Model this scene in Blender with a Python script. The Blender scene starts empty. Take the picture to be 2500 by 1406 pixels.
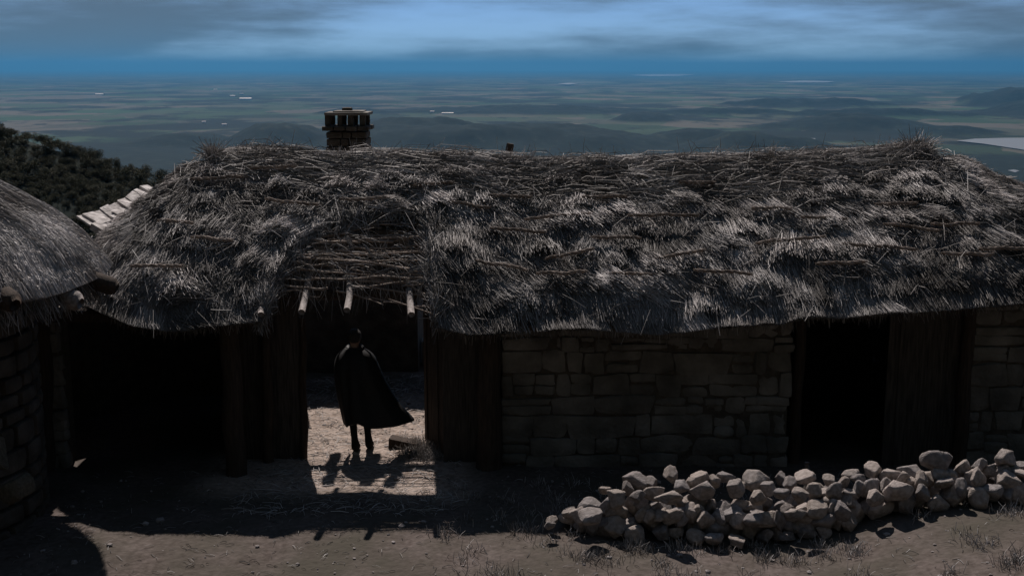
import bpy, bmesh, math, random
import numpy as np
from mathutils import Vector, Matrix
random.seed(7); RNG = np.random.default_rng(11)
R = math.radians
SC = bpy.context.scene
COL = SC.collection

# ------------------------------------------------------------------ camera
F = 2900.0; PITCH = R(10.5); CAMZ = 5.28
cd = bpy.data.cameras.new("camera"); cam = bpy.data.objects.new("camera", cd); COL.objects.link(cam)
cam.location = (0, 0, CAMZ); cam.rotation_euler = (math.pi / 2 - PITCH, 0, 0)
cd.sensor_width = 36; cd.lens = 36 * F / 2500; cd.clip_start = 0.1; cd.clip_end = 400000
SC.camera = cam
# ------------------------------------------------------------------ light
SUN_EL, SUN_AZ = R(51), R(-13)
w = bpy.data.worlds.new("World"); SC.world = w; w.use_nodes = True
nt = w.node_tree; bg = nt.nodes["Background"]
sky = nt.nodes.new("ShaderNodeTexSky"); sky.sky_type = 'NISHITA'; sky.sun_disc = False
sky.sun_elevation = SUN_EL; sky.sun_rotation = SUN_AZ; sky.altitude = 2000
sky.air_density = 0.5; sky.dust_density = 0.1; sky.ozone_density = 6.0
tcw = nt.nodes.new("ShaderNodeTexCoord"); mpw = nt.nodes.new("ShaderNodeMapping"); mpw.inputs['Scale'].default_value = (1, 1, 7)
nt.links.new(tcw.outputs['Generated'], mpw.inputs[0]); nzw = nt.nodes.new("ShaderNodeTexNoise"); nzw.inputs['Scale'].default_value = 2.6; nzw.inputs['Detail'].default_value = 8; nzw.inputs['Roughness'].default_value = 0.58
nt.links.new(mpw.outputs[0], nzw.inputs['Vector']); rpw = nt.nodes.new("ShaderNodeMapRange"); rpw.interpolation_type = 'SMOOTHSTEP'
for k_, v_ in (('From Min', 0.36), ('From Max', 0.62), ('To Min', 0.15), ('To Max', 0.92)): rpw.inputs[k_].default_value = v_
nt.links.new(nzw.outputs[0], rpw.inputs['Value']); mxw = nt.nodes.new("ShaderNodeMix"); mxw.data_type = 'RGBA'; mxw.inputs[7].default_value = (0.95, 1.22, 1.5, 1)
nt.links.new(rpw.outputs[0], mxw.inputs[0]); nt.links.new(sky.outputs[0], mxw.inputs[6]); nt.links.new(mxw.outputs[2], bg.inputs[0]); bg.inputs[1].default_value = 0.10
sd = bpy.data.lights.new("sun", 'SUN'); sd.energy = 5.0; sd.angle = R(0.5); sd.color = (1, 0.91, 0.85)
sun = bpy.data.objects.new("sun", sd); COL.objects.link(sun)
SV = Vector((math.sin(SUN_AZ) * math.cos(SUN_EL), math.cos(SUN_AZ) * math.cos(SUN_EL), math.sin(SUN_EL)))
sun.rotation_euler = SV.to_track_quat('Z', 'Y').to_euler(); sun.location = (0, 20, 60)
# ------------------------------------------------------------------ render settings
SC.view_settings.view_transform = 'Standard'; SC.view_settings.look = 'None'
SC.view_settings.exposure = 0.0; SC.view_settings.gamma = 1
cy = SC.cycles
cy.use_denoising = True; cy.max_bounces = 6; cy.diffuse_bounces = 3; cy.glossy_bounces = 2
cy.volume_bounces = 0; cy.transparent_max_bounces = 4; cy.use_adaptive_sampling = False
try: cy.denoiser = 'OPENIMAGEDENOISE'
except Exception: pass

# ------------------------------------------------------------------ pixel helpers (photograph pixels, 2500 x 1406)
cp, sp = math.cos(PITCH), math.sin(PITCH)
def ray(px, py):
    a = (px - 1250) / F; b = -(py - 703) / F
    return Vector((a, cp + b * sp, -sp + b * cp))
def at(px, py, Y):
    d = ray(px, py); t = Y / d.y
    return Vector((d.x * t, Y, CAMZ + d.z * t))
def on(px, py, z=0.0):
    d = ray(px, py); t = (z - CAMZ) / d.z
    return Vector((d.x * t, d.y * t, z))
def proj(P):
    P = np.asarray(P); x, y, z = P[..., 0], P[..., 1], P[..., 2] - CAMZ
    dep = y * cp - z * sp; up = y * sp + z * cp
    return 1250 + F * x / dep, 703 - F * up / dep
def inpoly(px, py, poly):
    ins = np.zeros(np.shape(px), bool); n = len(poly)
    for i in range(n):
        x0, y0 = poly[i]; x1, y1 = poly[(i + 1) % n]
        if y0 == y1: continue
        c = (y0 > py) != (y1 > py)
        ins ^= c & (px < (x1 - x0) * (py - y0) / (y1 - y0) + x0)
    return ins
# ------------------------------------------------------------------ noise
def _h(*c):
    v = np.zeros(np.shape(c[0]), np.uint64)
    for k, q in zip((374761393, 668265263, 2147483647), c):
        v = v + np.asarray(q).astype(np.int64).astype(np.uint64) * np.uint64(k)
    v = (v ^ (v >> np.uint64(13))) * np.uint64(1274126177); v = v ^ (v >> np.uint64(16))
    return (v & np.uint64(0xFFFFFF)).astype(float) / 0xFFFFFF * 2 - 1
def vn(*c):
    c = [np.asarray(q, float) for q in c]; i = [np.floor(q) for q in c]
    f = [q - k for q, k in zip(c, i)]; f = [q * q * (3 - 2 * q) for q in f]; out = 0
    for m in range(2 ** len(c)):
        b = [(m >> k) & 1 for k in range(len(c))]; wgt = 1
        for q, k in zip(f, b): wgt = wgt * (q if k else 1 - q)
        out = out + wgt * _h(*[q + k for q, k in zip(i, b)])
    return out
def fbm(c, o=4):
    s, a = 0, 1.0
    for k in range(o):
        s = s + a * vn(*[np.asarray(q) * 2 ** k + 17.3 * k for q in c]); a *= 0.5
    return s / 1.9
def sst(a, b, x):
    t = np.clip((np.asarray(x, float) - a) / (b - a), 0, 1); return t * t * (3 - 2 * t)
# ------------------------------------------------------------------ materials
def mat(name):
    m = bpy.data.materials.new(name); m.use_nodes = True
    n = m.node_tree; b = n.nodes["Principled BSDF"]
    return m, n, b
def N(n, t, **k):
    o = n.nodes.new(t)
    for a, v in k.items():
        if hasattr(o, a): setattr(o, a, v)
        else: o.inputs[a.replace('_', ' ')].default_value = v
    return o
def ramp(n, fac, stops):
    r = n.nodes.new("ShaderNodeValToRGB"); e = r.color_ramp.elements
    while len(e) < len(stops): e.new(0.5)
    for q, (p, c) in zip(e, stops): q.position = p; q.color = (*c, 1)
    n.links.new(fac, r.inputs[0]); return r.outputs[0]
def mixc(n, fac, a, b, mode='MIX'):
    m = n.nodes.new("ShaderNodeMix"); m.data_type = 'RGBA'; m.blend_type = mode
    for s, v in ((m.inputs[0], fac), (m.inputs[6], a), (m.inputs[7], b)):
        if isinstance(v, (float, int)): s.default_value = v
        elif isinstance(v, tuple): s.default_value = (*v, 1)
        else: n.links.new(v, s)
    return m.outputs[2]
def simple(name, c1, c2, scale, rough=0.85, bump=0.0, stretch=(1, 1, 1), c3=None, spec=0.25, bscale=None):
    m, n, b = mat(name)
    tc = N(n, "ShaderNodeTexCoord"); mp = N(n, "ShaderNodeMapping"); mp.inputs['Scale'].default_value = stretch
    n.links.new(tc.outputs['Object'], mp.inputs[0])
    no = N(n, "ShaderNodeTexNoise"); no.inputs['Scale'].default_value = scale; no.inputs['Detail'].default_value = 8
    n.links.new(mp.outputs[0], no.inputs['Vector'])
    st = [(0.3, c1), (0.68, c2)] if c3 is None else [(0.28, c1), (0.5, c2), (0.72, c3)]
    n.links.new(ramp(n, no.outputs[0], st), b.inputs['Base Color'])
    b.inputs['Roughness'].default_value = rough; b.inputs['Specular IOR Level'].default_value = spec
    if bump:
        n2 = N(n, "ShaderNodeTexNoise"); n2.inputs['Scale'].default_value = bscale or scale * 3; n2.inputs['Detail'].default_value = 6
        n.links.new(mp.outputs[0], n2.inputs['Vector'])
        bu = N(n, "ShaderNodeBump"); bu.inputs['Strength'].default_value = bump; bu.inputs['Distance'].default_value = 0.03
        n.links.new(n2.outputs[0], bu.inputs['Height']); n.links.new(bu.outputs[0], b.inputs['Normal'])
    return m
def straw_mat(name, stops):
    m, n, b = mat(name)
    at_ = N(n, "ShaderNodeAttribute"); at_.attribute_name = "tint"
    tc = N(n, "ShaderNodeTexCoord"); no = N(n, "ShaderNodeTexNoise"); no.inputs['Scale'].default_value = 1.3; no.inputs['Detail'].default_value = 4
    n.links.new(tc.outputs['Object'], no.inputs['Vector'])
    col = ramp(n, at_.outputs['Fac'], stops)
    st = ramp(n, no.outputs[0], [(0.35, (0.62, 0.6, 0.58)), (0.62, (1, 1, 1))])
    n.links.new(mixc(n, 1.0, col, st, 'MULTIPLY'), b.inputs['Base Color'])
    b.inputs['Roughness'].default_value = 0.6; b.inputs['Specular IOR Level'].default_value = 0.22
    return m
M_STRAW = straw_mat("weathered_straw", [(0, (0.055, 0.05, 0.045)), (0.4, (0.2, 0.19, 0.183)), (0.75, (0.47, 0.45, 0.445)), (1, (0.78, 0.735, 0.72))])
M_UNDER = simple("thatch_underside", (0.035, 0.028, 0.022), (0.10, 0.082, 0.068), 9, 0.95, 0.8, (1, 1, 1))
M_STONE = simple("wall_limestone", (0.078, 0.072, 0.064), (0.145, 0.135, 0.121), 2.2, 0.92, 1.0, c3=(0.25, 0.235, 0.214), bscale=14)
M_JOINT = simple("joint_earth", (0.055, 0.046, 0.037), (0.11, 0.095, 0.078), 9, 0.95, 0.9)
M_SHADE_STONE = simple("shade_toned_stone", (0.035, 0.029, 0.023), (0.062, 0.052, 0.042), 3.5, 0.92, 0.9, c3=(0.1, 0.085, 0.07), bscale=14)  # hut and rear house shade put into the stone colour; chimney shares it
M_BOULDER = simple("mossy_boulder", (0.06, 0.055, 0.04), (0.13, 0.115, 0.09), 5, 0.92, 0.9)
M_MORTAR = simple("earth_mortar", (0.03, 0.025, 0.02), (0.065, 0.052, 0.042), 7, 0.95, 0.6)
M_RUBBLE = simple("rubble_stone", (0.21, 0.186, 0.172), (0.32, 0.29, 0.273), 2.6, 0.9, 0.9, c3=(0.43, 0.395, 0.378), bscale=11)
_n = M_RUBBLE.node_tree; _b = _n.nodes["Principled BSDF"]; _l = _b.inputs["Base Color"].links[0].from_socket; _oi = N(_n, "ShaderNodeObjectInfo")
_n.links.new(mixc(_n, 1.0, _l, ramp(_n, _oi.outputs["Random"], [(0, (0.62, 0.6, 0.6)), (0.3, (0.85, 0.86, 0.9)), (0.65, (1.0, 0.95, 0.9)), (1, (1.25, 1.2, 1.18))]), "MULTIPLY"), _b.inputs["Base Color"])
M_WOOD = simple("dark_old_wood", (0.028, 0.02, 0.015), (0.07, 0.05, 0.038), 6, 0.85, 0.5, (6, 6, 0.7))
M_POLE = simple("weathered_pole", (0.12, 0.105, 0.095), (0.28, 0.25, 0.24), 8, 0.75, 0.5, (5, 1, 5))
M_STICK = simple("dry_stick", (0.13, 0.10, 0.08), (0.36, 0.29, 0.245), 5, 0.75, 0.3)
M_PLANK = simple("weathered_plank", (0.03, 0.026, 0.023), (0.095, 0.08, 0.07), 5, 0.85, 0.5, (9, 9, 0.6))
M_CAPE = simple("black_wool", (0.006, 0.006, 0.007), (0.013, 0.013, 0.014), 40, 0.65, 0.15, spec=0.35)
M_TROUSER = simple("dark_trousers", (0.008, 0.008, 0.008), (0.018, 0.017, 0.016), 20, 0.9, spec=0.1)
M_SKIN = simple("skin", (0.33, 0.2, 0.15), (0.4, 0.26, 0.2), 12, 0.6)
M_HAIR = simple("dark_hair", (0.012, 0.009, 0.007), (0.05, 0.04, 0.032), 60, 0.5, 0.6, (1, 1, 0.2), spec=0.4)
M_SLAB = simple("pale_roof_slab", (0.2, 0.18, 0.17), (0.6, 0.56, 0.54), 7, 0.85, 0.9)
M_WHITE = simple("farm_white", (0.68, 0.62, 0.58), (0.85, 0.8, 0.76), 0.02, 0.7)
M_TILE = simple("farm_roof", (0.6, 0.5, 0.45), (0.75, 0.68, 0.62), 0.02, 0.7)
M_SHRUB = simple("shrub_leaves", (0.022, 0.026, 0.014), (0.065, 0.066, 0.036), 1.1, 0.8, c3=(0.13, 0.12, 0.08), spec=0.2)
M_TWIG = simple("shrub_stem", (0.04, 0.03, 0.02), (0.08, 0.06, 0.045), 5, 0.9)
def water_mat():
    m, n, b = mat("lake_water"); b.inputs['Base Color'].default_value = (0.14, 0.15, 0.16, 1)
    b.inputs['Roughness'].default_value = 0.5; b.inputs['Specular IOR Level'].default_value = 0.3
    return m
M_WATER = water_mat()
def ground_mat():
    m, n, b = mat("ground_earth_and_fields")
    tc = N(n, "ShaderNodeTexCoord"); O = tc.outputs['Object']
    def att(a):
        q = N(n, "ShaderNodeAttribute"); q.attribute_name = a; return q.outputs['Fac']
    def noise(scale, det=6, stretch=None, rough=0.55):
        q = N(n, "ShaderNodeTexNoise"); q.inputs['Scale'].default_value = scale; q.inputs['Detail'].default_value = det; q.inputs['Roughness'].default_value = rough
        v = O
        if stretch:
            mp = N(n, "ShaderNodeMapping"); mp.inputs['Scale'].default_value = stretch; n.links.new(O, mp.inputs[0]); v = mp.outputs[0]
        n.links.new(v, q.inputs['Vector']); return q.outputs[0]
    # trodden earth with straw dust, colour lifted for the sunlit gate floor
    near = ramp(n, noise(1.7, 9), [(0.3, (0.2, 0.155, 0.128)), (0.5, (0.32, 0.26, 0.222)), (0.72, (0.44, 0.37, 0.325))])
    near = mixc(n, 0.5, near, ramp(n, noise(14, 6), [(0.35, (0.14, 0.11, 0.09)), (0.65, (0.48, 0.4, 0.355))]))
    # fields: warped cells, each with a colour of its own
    mp = N(n, "ShaderNodeMapping"); mp.inputs['Scale'].default_value = (1 / 430, 1 / 560, 0.0001)
    n.links.new(O, mp.inputs[0])
    wv = N(n, "ShaderNodeTexNoise"); wv.inputs['Scale'].default_value = 1.2; wv.inputs['Detail'].default_value = 4
    n.links.new(mp.outputs[0], wv.inputs['Vector'])
    vec = mixc(n, 0.35, mp.outputs[0], wv.outputs[1], 'LINEAR_LIGHT')
    vo = N(n, "ShaderNodeTexVoronoi"); vo.inputs['Scale'].default_value = 1.0; n.links.new(vec, vo.inputs['Vector'])
    sepn = N(n, "ShaderNodeSeparateColor"); n.links.new(vo.outputs['Color'], sepn.inputs[0])
    fld = ramp(n, sepn.outputs[0], [(0.05, (0.045, 0.06, 0.035)), (0.22, (0.07, 0.125, 0.06)), (0.42, (0.13, 0.115, 0.085)), (0.6, (0.075, 0.12, 0.06)), (0.76, (0.17, 0.145, 0.105)), (0.93, (0.2, 0.165, 0.125))])
    wood = ramp(n, noise(1 / 1050, 8, (1, 0.6, 0.0), 0.66), [(0.5, (0, 0, 0)), (0.55, (1, 1, 1))])
    fld = mixc(n, wood, fld, (0.022, 0.028, 0.02))
    hedge = ramp(n, noise(1 / 190, 7, (1, 0.4, 0.0), 0.75), [(0.57, (0, 0, 0)), (0.64, (1, 1, 1))])
    fld = mixc(n, hedge, fld, (0.025, 0.032, 0.022))
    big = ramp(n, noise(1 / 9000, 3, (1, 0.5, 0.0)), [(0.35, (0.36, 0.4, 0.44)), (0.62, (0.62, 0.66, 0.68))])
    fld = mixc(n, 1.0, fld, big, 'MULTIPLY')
    scrub = ramp(n, noise(1 / 60, 8, None, 0.7), [(0.38, (0.004, 0.009, 0.008)), (0.58, (0.010, 0.017, 0.014)), (0.76, (0.04, 0.044, 0.034))])  # scrub and forest, colour darkened to stand in for cloud shadow
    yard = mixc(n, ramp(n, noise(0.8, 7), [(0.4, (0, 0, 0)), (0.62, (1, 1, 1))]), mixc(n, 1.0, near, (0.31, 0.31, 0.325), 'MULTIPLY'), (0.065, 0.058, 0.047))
    near = mixc(n, att("path"), yard, near)  # lighter gate floor, darker ground beyond: sun and shade coloured in
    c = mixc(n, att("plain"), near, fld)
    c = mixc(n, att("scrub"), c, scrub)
    n.links.new(c, b.inputs['Base Color']); b.inputs['Roughness'].default_value = 0.95; b.inputs['Specular IOR Level'].default_value = 0.1
    bu = N(n, "ShaderNodeBump"); bu.inputs['Strength'].default_value = 0.6; bu.inputs['Distance'].default_value = 0.05
    n.links.new(noise(9, 8), bu.inputs['Height']); n.links.new(bu.outputs[0], b.inputs['Normal'])
    return m
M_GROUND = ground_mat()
# ------------------------------------------------------------------ mesh helpers
def link(name, me, parent=None, mats=()):
    o = bpy.data.objects.new(name, me); COL.objects.link(o)
    for m in (mats if isinstance(mats, (list, tuple)) else [mats]): me.materials.append(m)
    if parent is not None:
        o.parent = parent
        o.matrix_parent_inverse = Matrix.Translation(-Vector(parent.location)) if parent.type == 'EMPTY' and parent.parent is None else Matrix.Identity(4)
    return o
def tag(o, label, cat, group=None, kind=None):
    if label: o["label"] = label
    if cat: o["category"] = cat
    if group: o["group"] = group
    if kind: o["kind"] = kind
    return o
def thing(name, label, cat, loc=(0, 0, 0), group=None):
    o = bpy.data.objects.new(name, None); COL.objects.link(o); o.location = loc; o.empty_display_size = 0.3
    return tag(o, label, cat, group)
class MB:
    def __init__(s): s.v = []; s.f = []; s.n = 0; s.t = []
    def add(s, V, Fc, tint=None):
        V = np.asarray(V, float).reshape(-1, 3); s.v.append(V)
        s.f += [tuple(int(i) + s.n for i in q) for q in Fc]; s.n += len(V)
    def box(s, c, d, rot=0.0, jit=0.0):
        c = np.array(c, float); V = []
        for x in (-1, 1):
            for y in (-1, 1):
                for z in (-1, 1): V.append([x * d[0] / 2, y * d[1] / 2, z * d[2] / 2])
        V = np.array(V) + RNG.normal(0, jit, (8, 3)) if jit else np.array(V)
        ca, sa = math.cos(rot), math.sin(rot)
        V = np.stack([V[:, 0] * ca - V[:, 1] * sa, V[:, 0] * sa + V[:, 1] * ca, V[:, 2]], 1) + c
        s.add(V, [(0, 1, 3, 2), (4, 6, 7, 5), (0, 4, 5, 1), (2, 3, 7, 6), (0, 2, 6, 4), (1, 5, 7, 3)])
    def tube(s, pts, rad, seg=8, wob=0.0, seed=0):
        pts = [Vector(p) for p in pts]; n = len(pts)
        rad = [rad] * n if isinstance(rad, (int, float)) else rad
        V = []; Fc = []
        up = Vector((0, 0, 1)) if abs((pts[-1] - pts[0]).normalized().z) < 0.9 else Vector((0, 1, 0))
        for i, p in enumerate(pts):
            d = (pts[min(i + 1, n - 1)] - pts[max(i - 1, 0)]).normalized()
            a = d.cross(up).normalized(); b = a.cross(d)
            for k in range(seg):
                t = 2 * math.pi * k / seg; q = rad[i] * (1 + wob * random.uniform(-0.6, 0.6))
                V.append(p + a * (q * math.cos(t)) + b * (q * math.sin(t)))
        for i in range(n - 1):
            for k in range(seg):
                k2 = (k + 1) % seg; Fc.append((i * seg + k, i * seg + k2, (i + 1) * seg + k2, (i + 1) * seg + k))
        Fc.append(tuple(range(seg))); Fc.append(tuple((n - 1) * seg + k for k in reversed(range(seg))))
        s.add([tuple(v) for v in V], Fc)
    def rstone(s, c, d, r, amp=0.012, seed=0.0, n=5):
        # a squared stone: rounded box with uneven faces
        c = np.array(c); h = np.array(d) / 2; r = min(r, *(h * 0.9))
        g = np.linspace(-1, 1, n); V = []; Fc = []
        base = 0
        for ax in range(3):
            for sg in (-1, 1):
                A, B = np.meshgrid(g, g, indexing='ij'); P = np.zeros((n, n, 3))
                P[..., ax] = sg; P[..., (ax + 1) % 3] = A; P[..., (ax + 2) % 3] = B * sg
                V.append(P.reshape(-1, 3))
                for i in range(n - 1):
                    for j in range(n - 1):
                        q = base + i * n + j; Fc.append((q, q + n, q + n + 1, q + 1))
                base += n * n
        V = np.concatenate(V) * h
        inn = np.clip(V, -(h - r), h - r); dl = V - inn; L = np.linalg.norm(dl, axis=1, keepdims=True)
        nr = np.where(L > 1e-9, dl / np.maximum(L, 1e-9), 0); P = inn + nr * r
        W = P + c
        taper = fbm((W[:, 0] * 2.2 + seed, W[:, 1] * 2.2, W[:, 2] * 2.2), 2)
        ns = fbm((W[:, 0] * 9 + seed * 7, W[:, 1] * 9, W[:, 2] * 9), 3)
        P = P + P / np.maximum(np.linalg.norm(P, axis=1, keepdims=True), 0.05) * (ns * amp + taper * amp * 1.2)[:, None]
        s.add(P + c, Fc)
    def build(s, name, mats, parent=None, smooth=False, origin=None):
        me = bpy.data.meshes.new(name); V = np.concatenate(s.v)
        if origin is not None: V = V - np.array(origin)
        me.from_pydata(V.tolist(), [], s.f)
        if smooth: me.polygons.foreach_set("use_smooth", [True] * len(me.polygons))
        me.update(); o = link(name, me, parent, mats)
        if origin is not None and parent is None: o.location = origin
        return o
def strands(P0, P1, P2, r, tint):
    # three-sided straws in two segments -> (verts, quads, tint per vertex)
    n = len(P0); d = P2 - P0; d /= np.linalg.norm(d, axis=1, keepdims=True) + 1e-9
    a = np.cross(d, RNG.normal(size=(n, 3))); a /= np.linalg.norm(a, axis=1, keepdims=True) + 1e-9; b = np.cross(d, a)
    V = np.zeros((n, 3, 3, 3))
    for i, (P, k) in enumerate(((P0, 1.0), (P1, 1.0), (P2, 0.6))):
        for j in range(3):
            t = 2 * math.pi * j / 3
            V[:, i, j] = P + (a * math.cos(t) + b * math.sin(t)) * (r * k)[:, None]
    q = []
    for i in range(2):
        for j in range(3):
            j2 = (j + 1) % 3; q.append((i * 3 + j, i * 3 + j2, i * 3 + 3 + j2, i * 3 + 3 + j))
    Q = (np.array(q)[None] + (np.arange(n) * 9)[:, None, None]).reshape(-1, 4)
    return V.reshape(-1, 3), Q, np.repeat(tint, 9)
def quadmesh(name, V, Q, tint=None, mats=(), parent=None, mi=None, smooth=False):
    me = bpy.data.meshes.new(name)
    me.vertices.add(len(V)); me.vertices.foreach_set("co", np.ascontiguousarray(V, np.float32).ravel())
    me.loops.add(len(Q) * 4); me.loops.foreach_set("vertex_index", np.ascontiguousarray(Q, np.int32).ravel())
    me.polygons.add(len(Q)); me.polygons.foreach_set("loop_start", np.arange(len(Q), dtype=np.int32) * 4)
    try: me.polygons.foreach_set("loop_total", np.full(len(Q), 4, np.int32))
    except Exception: pass
    if mi is not None: me.polygons.foreach_set("material_index", np.ascontiguousarray(mi, np.int32))
    me.polygons.foreach_set("use_smooth", np.full(len(Q), bool(smooth)))
    me.update(calc_edges=True)
    if tint is not None:
        A = me.attributes.new("tint", 'FLOAT', 'POINT'); A.data.foreach_set("value", np.ascontiguousarray(tint, np.float32))
    me.validate()
    return link(name, me, parent, mats)

# ================================================================== TERRAIN
PLAIN = -300.0
# far hills: pixel centre, pixel of the top, distance, half widths in px (left, right), depth in m
HILLS = [(690, 300, 7000, 150, 170, 700), (480, 324, 7400, 150, 110, 500), (1010, 290, 7700, 330, 330, 900), (1290, 300, 7300, 280, 380, 800), (1120, 305, 7000, 420, 420, 700),
         (1560, 274, 10500, 70, 110, 500), (1812, 322, 6900, 190, 230, 500), (2050, 281, 9200, 240, 260, 700), (1330, 256, 12500, 420, 320, 900), (1690, 312, 7600, 220, 160, 500),
         (2470, 212, 15500, 150, 260, 1600), (2560, 240, 12500, 190, 200, 900), (2300, 304, 8600, 230, 160, 400), (1950, 240, 14500, 280, 320, 500), (2160, 262, 11500, 330, 250, 400), (1750, 262, 12000, 200, 220, 350), (880, 264, 12000, 120, 140, 300)]
HILLS = [(a, b, D * 0.667, l, r_, d * 0.667) for a, b, D, l, r_, d in HILLS]
SPUR_Y = 140.0
def spur_top(x):
    xp = np.array([-200, -110, -60.3, -52, -45, -41, -34, -20, 20]); zp = np.array([32, 10, -1.5, -3.9, -6.0, -7.6, -10.5, -22, -60])
    return np.interp(x, xp, zp)
def terrain(x, y):
    x = np.asarray(x, float); y = np.asarray(y, float)
    rr = np.hypot(x, y)
    near = 0.035 * fbm((x * 0.9, y * 0.9), 4) + 0.012 * vn(x * 5, y * 5)
    # stony bank on the right, gentle fall to the front
    near = near + 0.42 * sst(2.6, 5.6, x) * sst(14.2, 12.9, y) - 0.35 * sst(13.2, 9.0, y) * sst(3, -1, x)
    d = np.clip(rr - 27, 0, None)
    down = -0.40 * d + 0.10 * np.minimum(d, 60) * fbm((x * 0.02, y * 0.02), 4)
    k = sst(800, 1500, rr)
    base = near * sst(60, 25, rr) + np.maximum(down, PLAIN + 60 * np.exp(-np.clip(rr - 1100, 0, None) / 900)) * (1 - k)
    und = 8 * fbm((x / 1900, y / 2600), 4)
    for px, py, a, b in ((2490, 353, 260, 34), (1944, 340, 110, 10), (2474, 418, 40, 8)):
        c = on(px, py, PLAIN); da = a / F * c.y; db = c.y * b / F / math.tan(PITCH + math.atan((py - 703) / F)); q = sst(1.9, 1.0, np.hypot((x - c.x) / da, (y - c.y) / db)); und = und * (1 - q) - 3 * q; 
    base = base + k * (PLAIN + und + 60 * np.exp(-np.clip(rr - 1100, 0, None) / 900))
    sp_ = spur_top(x) - 0.36 * np.abs(SPUR_Y - y) * np.where(y > SPUR_Y, 1.5, 1.0) + 1.1 * fbm((x * 0.11, y * 0.11), 3)
    z = np.where((y > 45) & (y < 400) & (x < 20), np.maximum(base, sp_), base)
    sky_block_hill = np.clip(-7 - y, 0, 380) * 1.05 * (1 + 0.08 * fbm((x * 0.02, y * 0.02), 3))  # unseen slope behind the camera, added to cut sky fill on the walls
    z = np.where(y < -7, np.where((rr < 1500), sky_block_hill, z), z)
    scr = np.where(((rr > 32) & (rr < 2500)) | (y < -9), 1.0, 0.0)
    if rr.max() > 2800:   # wooded country at the foot of the mountain, also standing in for cloud shadow
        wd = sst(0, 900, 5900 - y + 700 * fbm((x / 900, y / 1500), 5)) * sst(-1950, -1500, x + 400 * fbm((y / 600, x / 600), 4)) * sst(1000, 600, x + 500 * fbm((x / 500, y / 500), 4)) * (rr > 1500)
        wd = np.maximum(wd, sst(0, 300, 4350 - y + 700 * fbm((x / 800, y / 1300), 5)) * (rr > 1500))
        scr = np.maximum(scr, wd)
    HM = np.zeros_like(z)
    for (px, py, D, wl, wr, dep) in (HILLS if rr.max() > 2800 else ()):
        x0 = (px - 1250) / F * D * 1.0; ang = PITCH + math.atan((py - 703) / F)
        top = CAMZ - D * math.tan(ang) - PLAIN
        mpx = D / F; M = (np.abs(y - D) < dep * 1.5) & (np.abs(x - x0) < 1.5 * max(wl, wr) * mpx) & (rr > 2800)
        if not M.any(): continue
        X, Yy = x[M], y[M]; dx = X - x0
        u = np.where(dx < 0, dx / (wl * mpx), dx / (wr * mpx)); v = (Yy - D) / dep
        e = np.sqrt(u * u + v * v) + 0.3 * fbm((X / 300 + px, Yy / 300), 5)
        hill = sst(1.15, 0.12, e)
        HM[M] = np.maximum(HM[M], top * hill * (0.95 + 0.28 * fbm((X / 130, Yy / 130), 5)))
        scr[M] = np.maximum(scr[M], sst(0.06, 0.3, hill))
    z = z + HM
    return z, scr, k
def build_ground():
    th = np.concatenate([np.linspace(-180, -36, 90)[:-1], np.linspace(-36, 36, 560), np.linspace(36, 180, 90)[1:-1]])
    th = np.radians(th)
    rad = np.concatenate([[0.01, 2, 4, 6, 8], np.arange(9, 30, 0.16), np.geomspace(30, 2700, 150)[:], np.arange(2750, 10700, 46), np.geomspace(10750, 110000, 90)])
    T, Rr = np.meshgrid(th, rad, indexing='ij'); X = np.sin(T) * Rr; Y = np.cos(T) * Rr
    Z, S, K = terrain(X, Y); nT, nR = X.shape
    V = np.stack([X, Y, Z], -1).reshape(-1, 3)
    I = np.arange(nT * nR).reshape(nT, nR); J = np.roll(I, -1, 0)
    Q = np.stack([I[:, :-1], I[:, 1:], J[:, 1:], J[:, :-1]], -1).reshape(-1, 4)[:, ::-1]
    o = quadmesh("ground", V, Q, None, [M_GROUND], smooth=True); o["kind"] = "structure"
    lit_path = sst(0.5, -0.4, np.abs(X + 2.2 + 0.15 * vn(X * 2, Y * 2)) - 1.6) * sst(13.8, 14.6, Y + 0.3 * vn(X, Y)) * sst(19.2, 18.4, Y)  # sunlit floor mask, ends where the rear house shade begins
    for nm, A in (("plain", K), ("scrub", S), ("path", lit_path)):
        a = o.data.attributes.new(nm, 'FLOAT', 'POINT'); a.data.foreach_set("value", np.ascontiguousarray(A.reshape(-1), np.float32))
    return o
build_ground()
def gz(x, y): return float(terrain(np.array([x]), np.array([y]))[0][0])
def far_ground(px, py):
    d = ray(px, py); t = 500.0
    ts = np.geomspace(400, 120000, 4000); X = d.x * ts; Y = d.y * ts; Z = CAMZ + d.z * ts
    h = terrain(X, Y)[0]; i = np.argmax(Z < h)
    if not (Z < h).any(): i = len(ts) - 1
    return Vector((X[i], Y[i], h[i]))
# ---- lakes
def lake(pts, extra=6):
    P = [on(px, py, PLAIN + extra) for px, py in pts]
    mb = MB(); c = sum(P, Vector()) / len(P)
    mb.add([tuple(p) for p in P], [tuple(reversed(range(len(P))))])
    o = mb.build("lake_water", [M_WATER]); o["kind"] = "structure"
    return o
lake([(2335, 344), (2380, 339), (2450, 337), (2560, 336), (2640, 350), (2600, 372), (2500, 366), (2440, 357), (2400, 351)], 1.5)
lake([(1895, 340), (1930, 337), (1990, 338), (1992, 343), (1940, 343)], 1.5)
lake([(2460, 416), (2475, 414), (2489, 417), (2478, 421)], 1.5)
lake([(1535, 184), (1600, 181.5), (1700, 182), (1660, 186), (1590, 187)], 16)
lake([(1900, 200), (1960, 197), (2040, 199), (2020, 202), (1930, 202)], 16)
lake([(1362, 205), (1390, 203), (1410, 205), (1385, 207)], 16)
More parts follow.
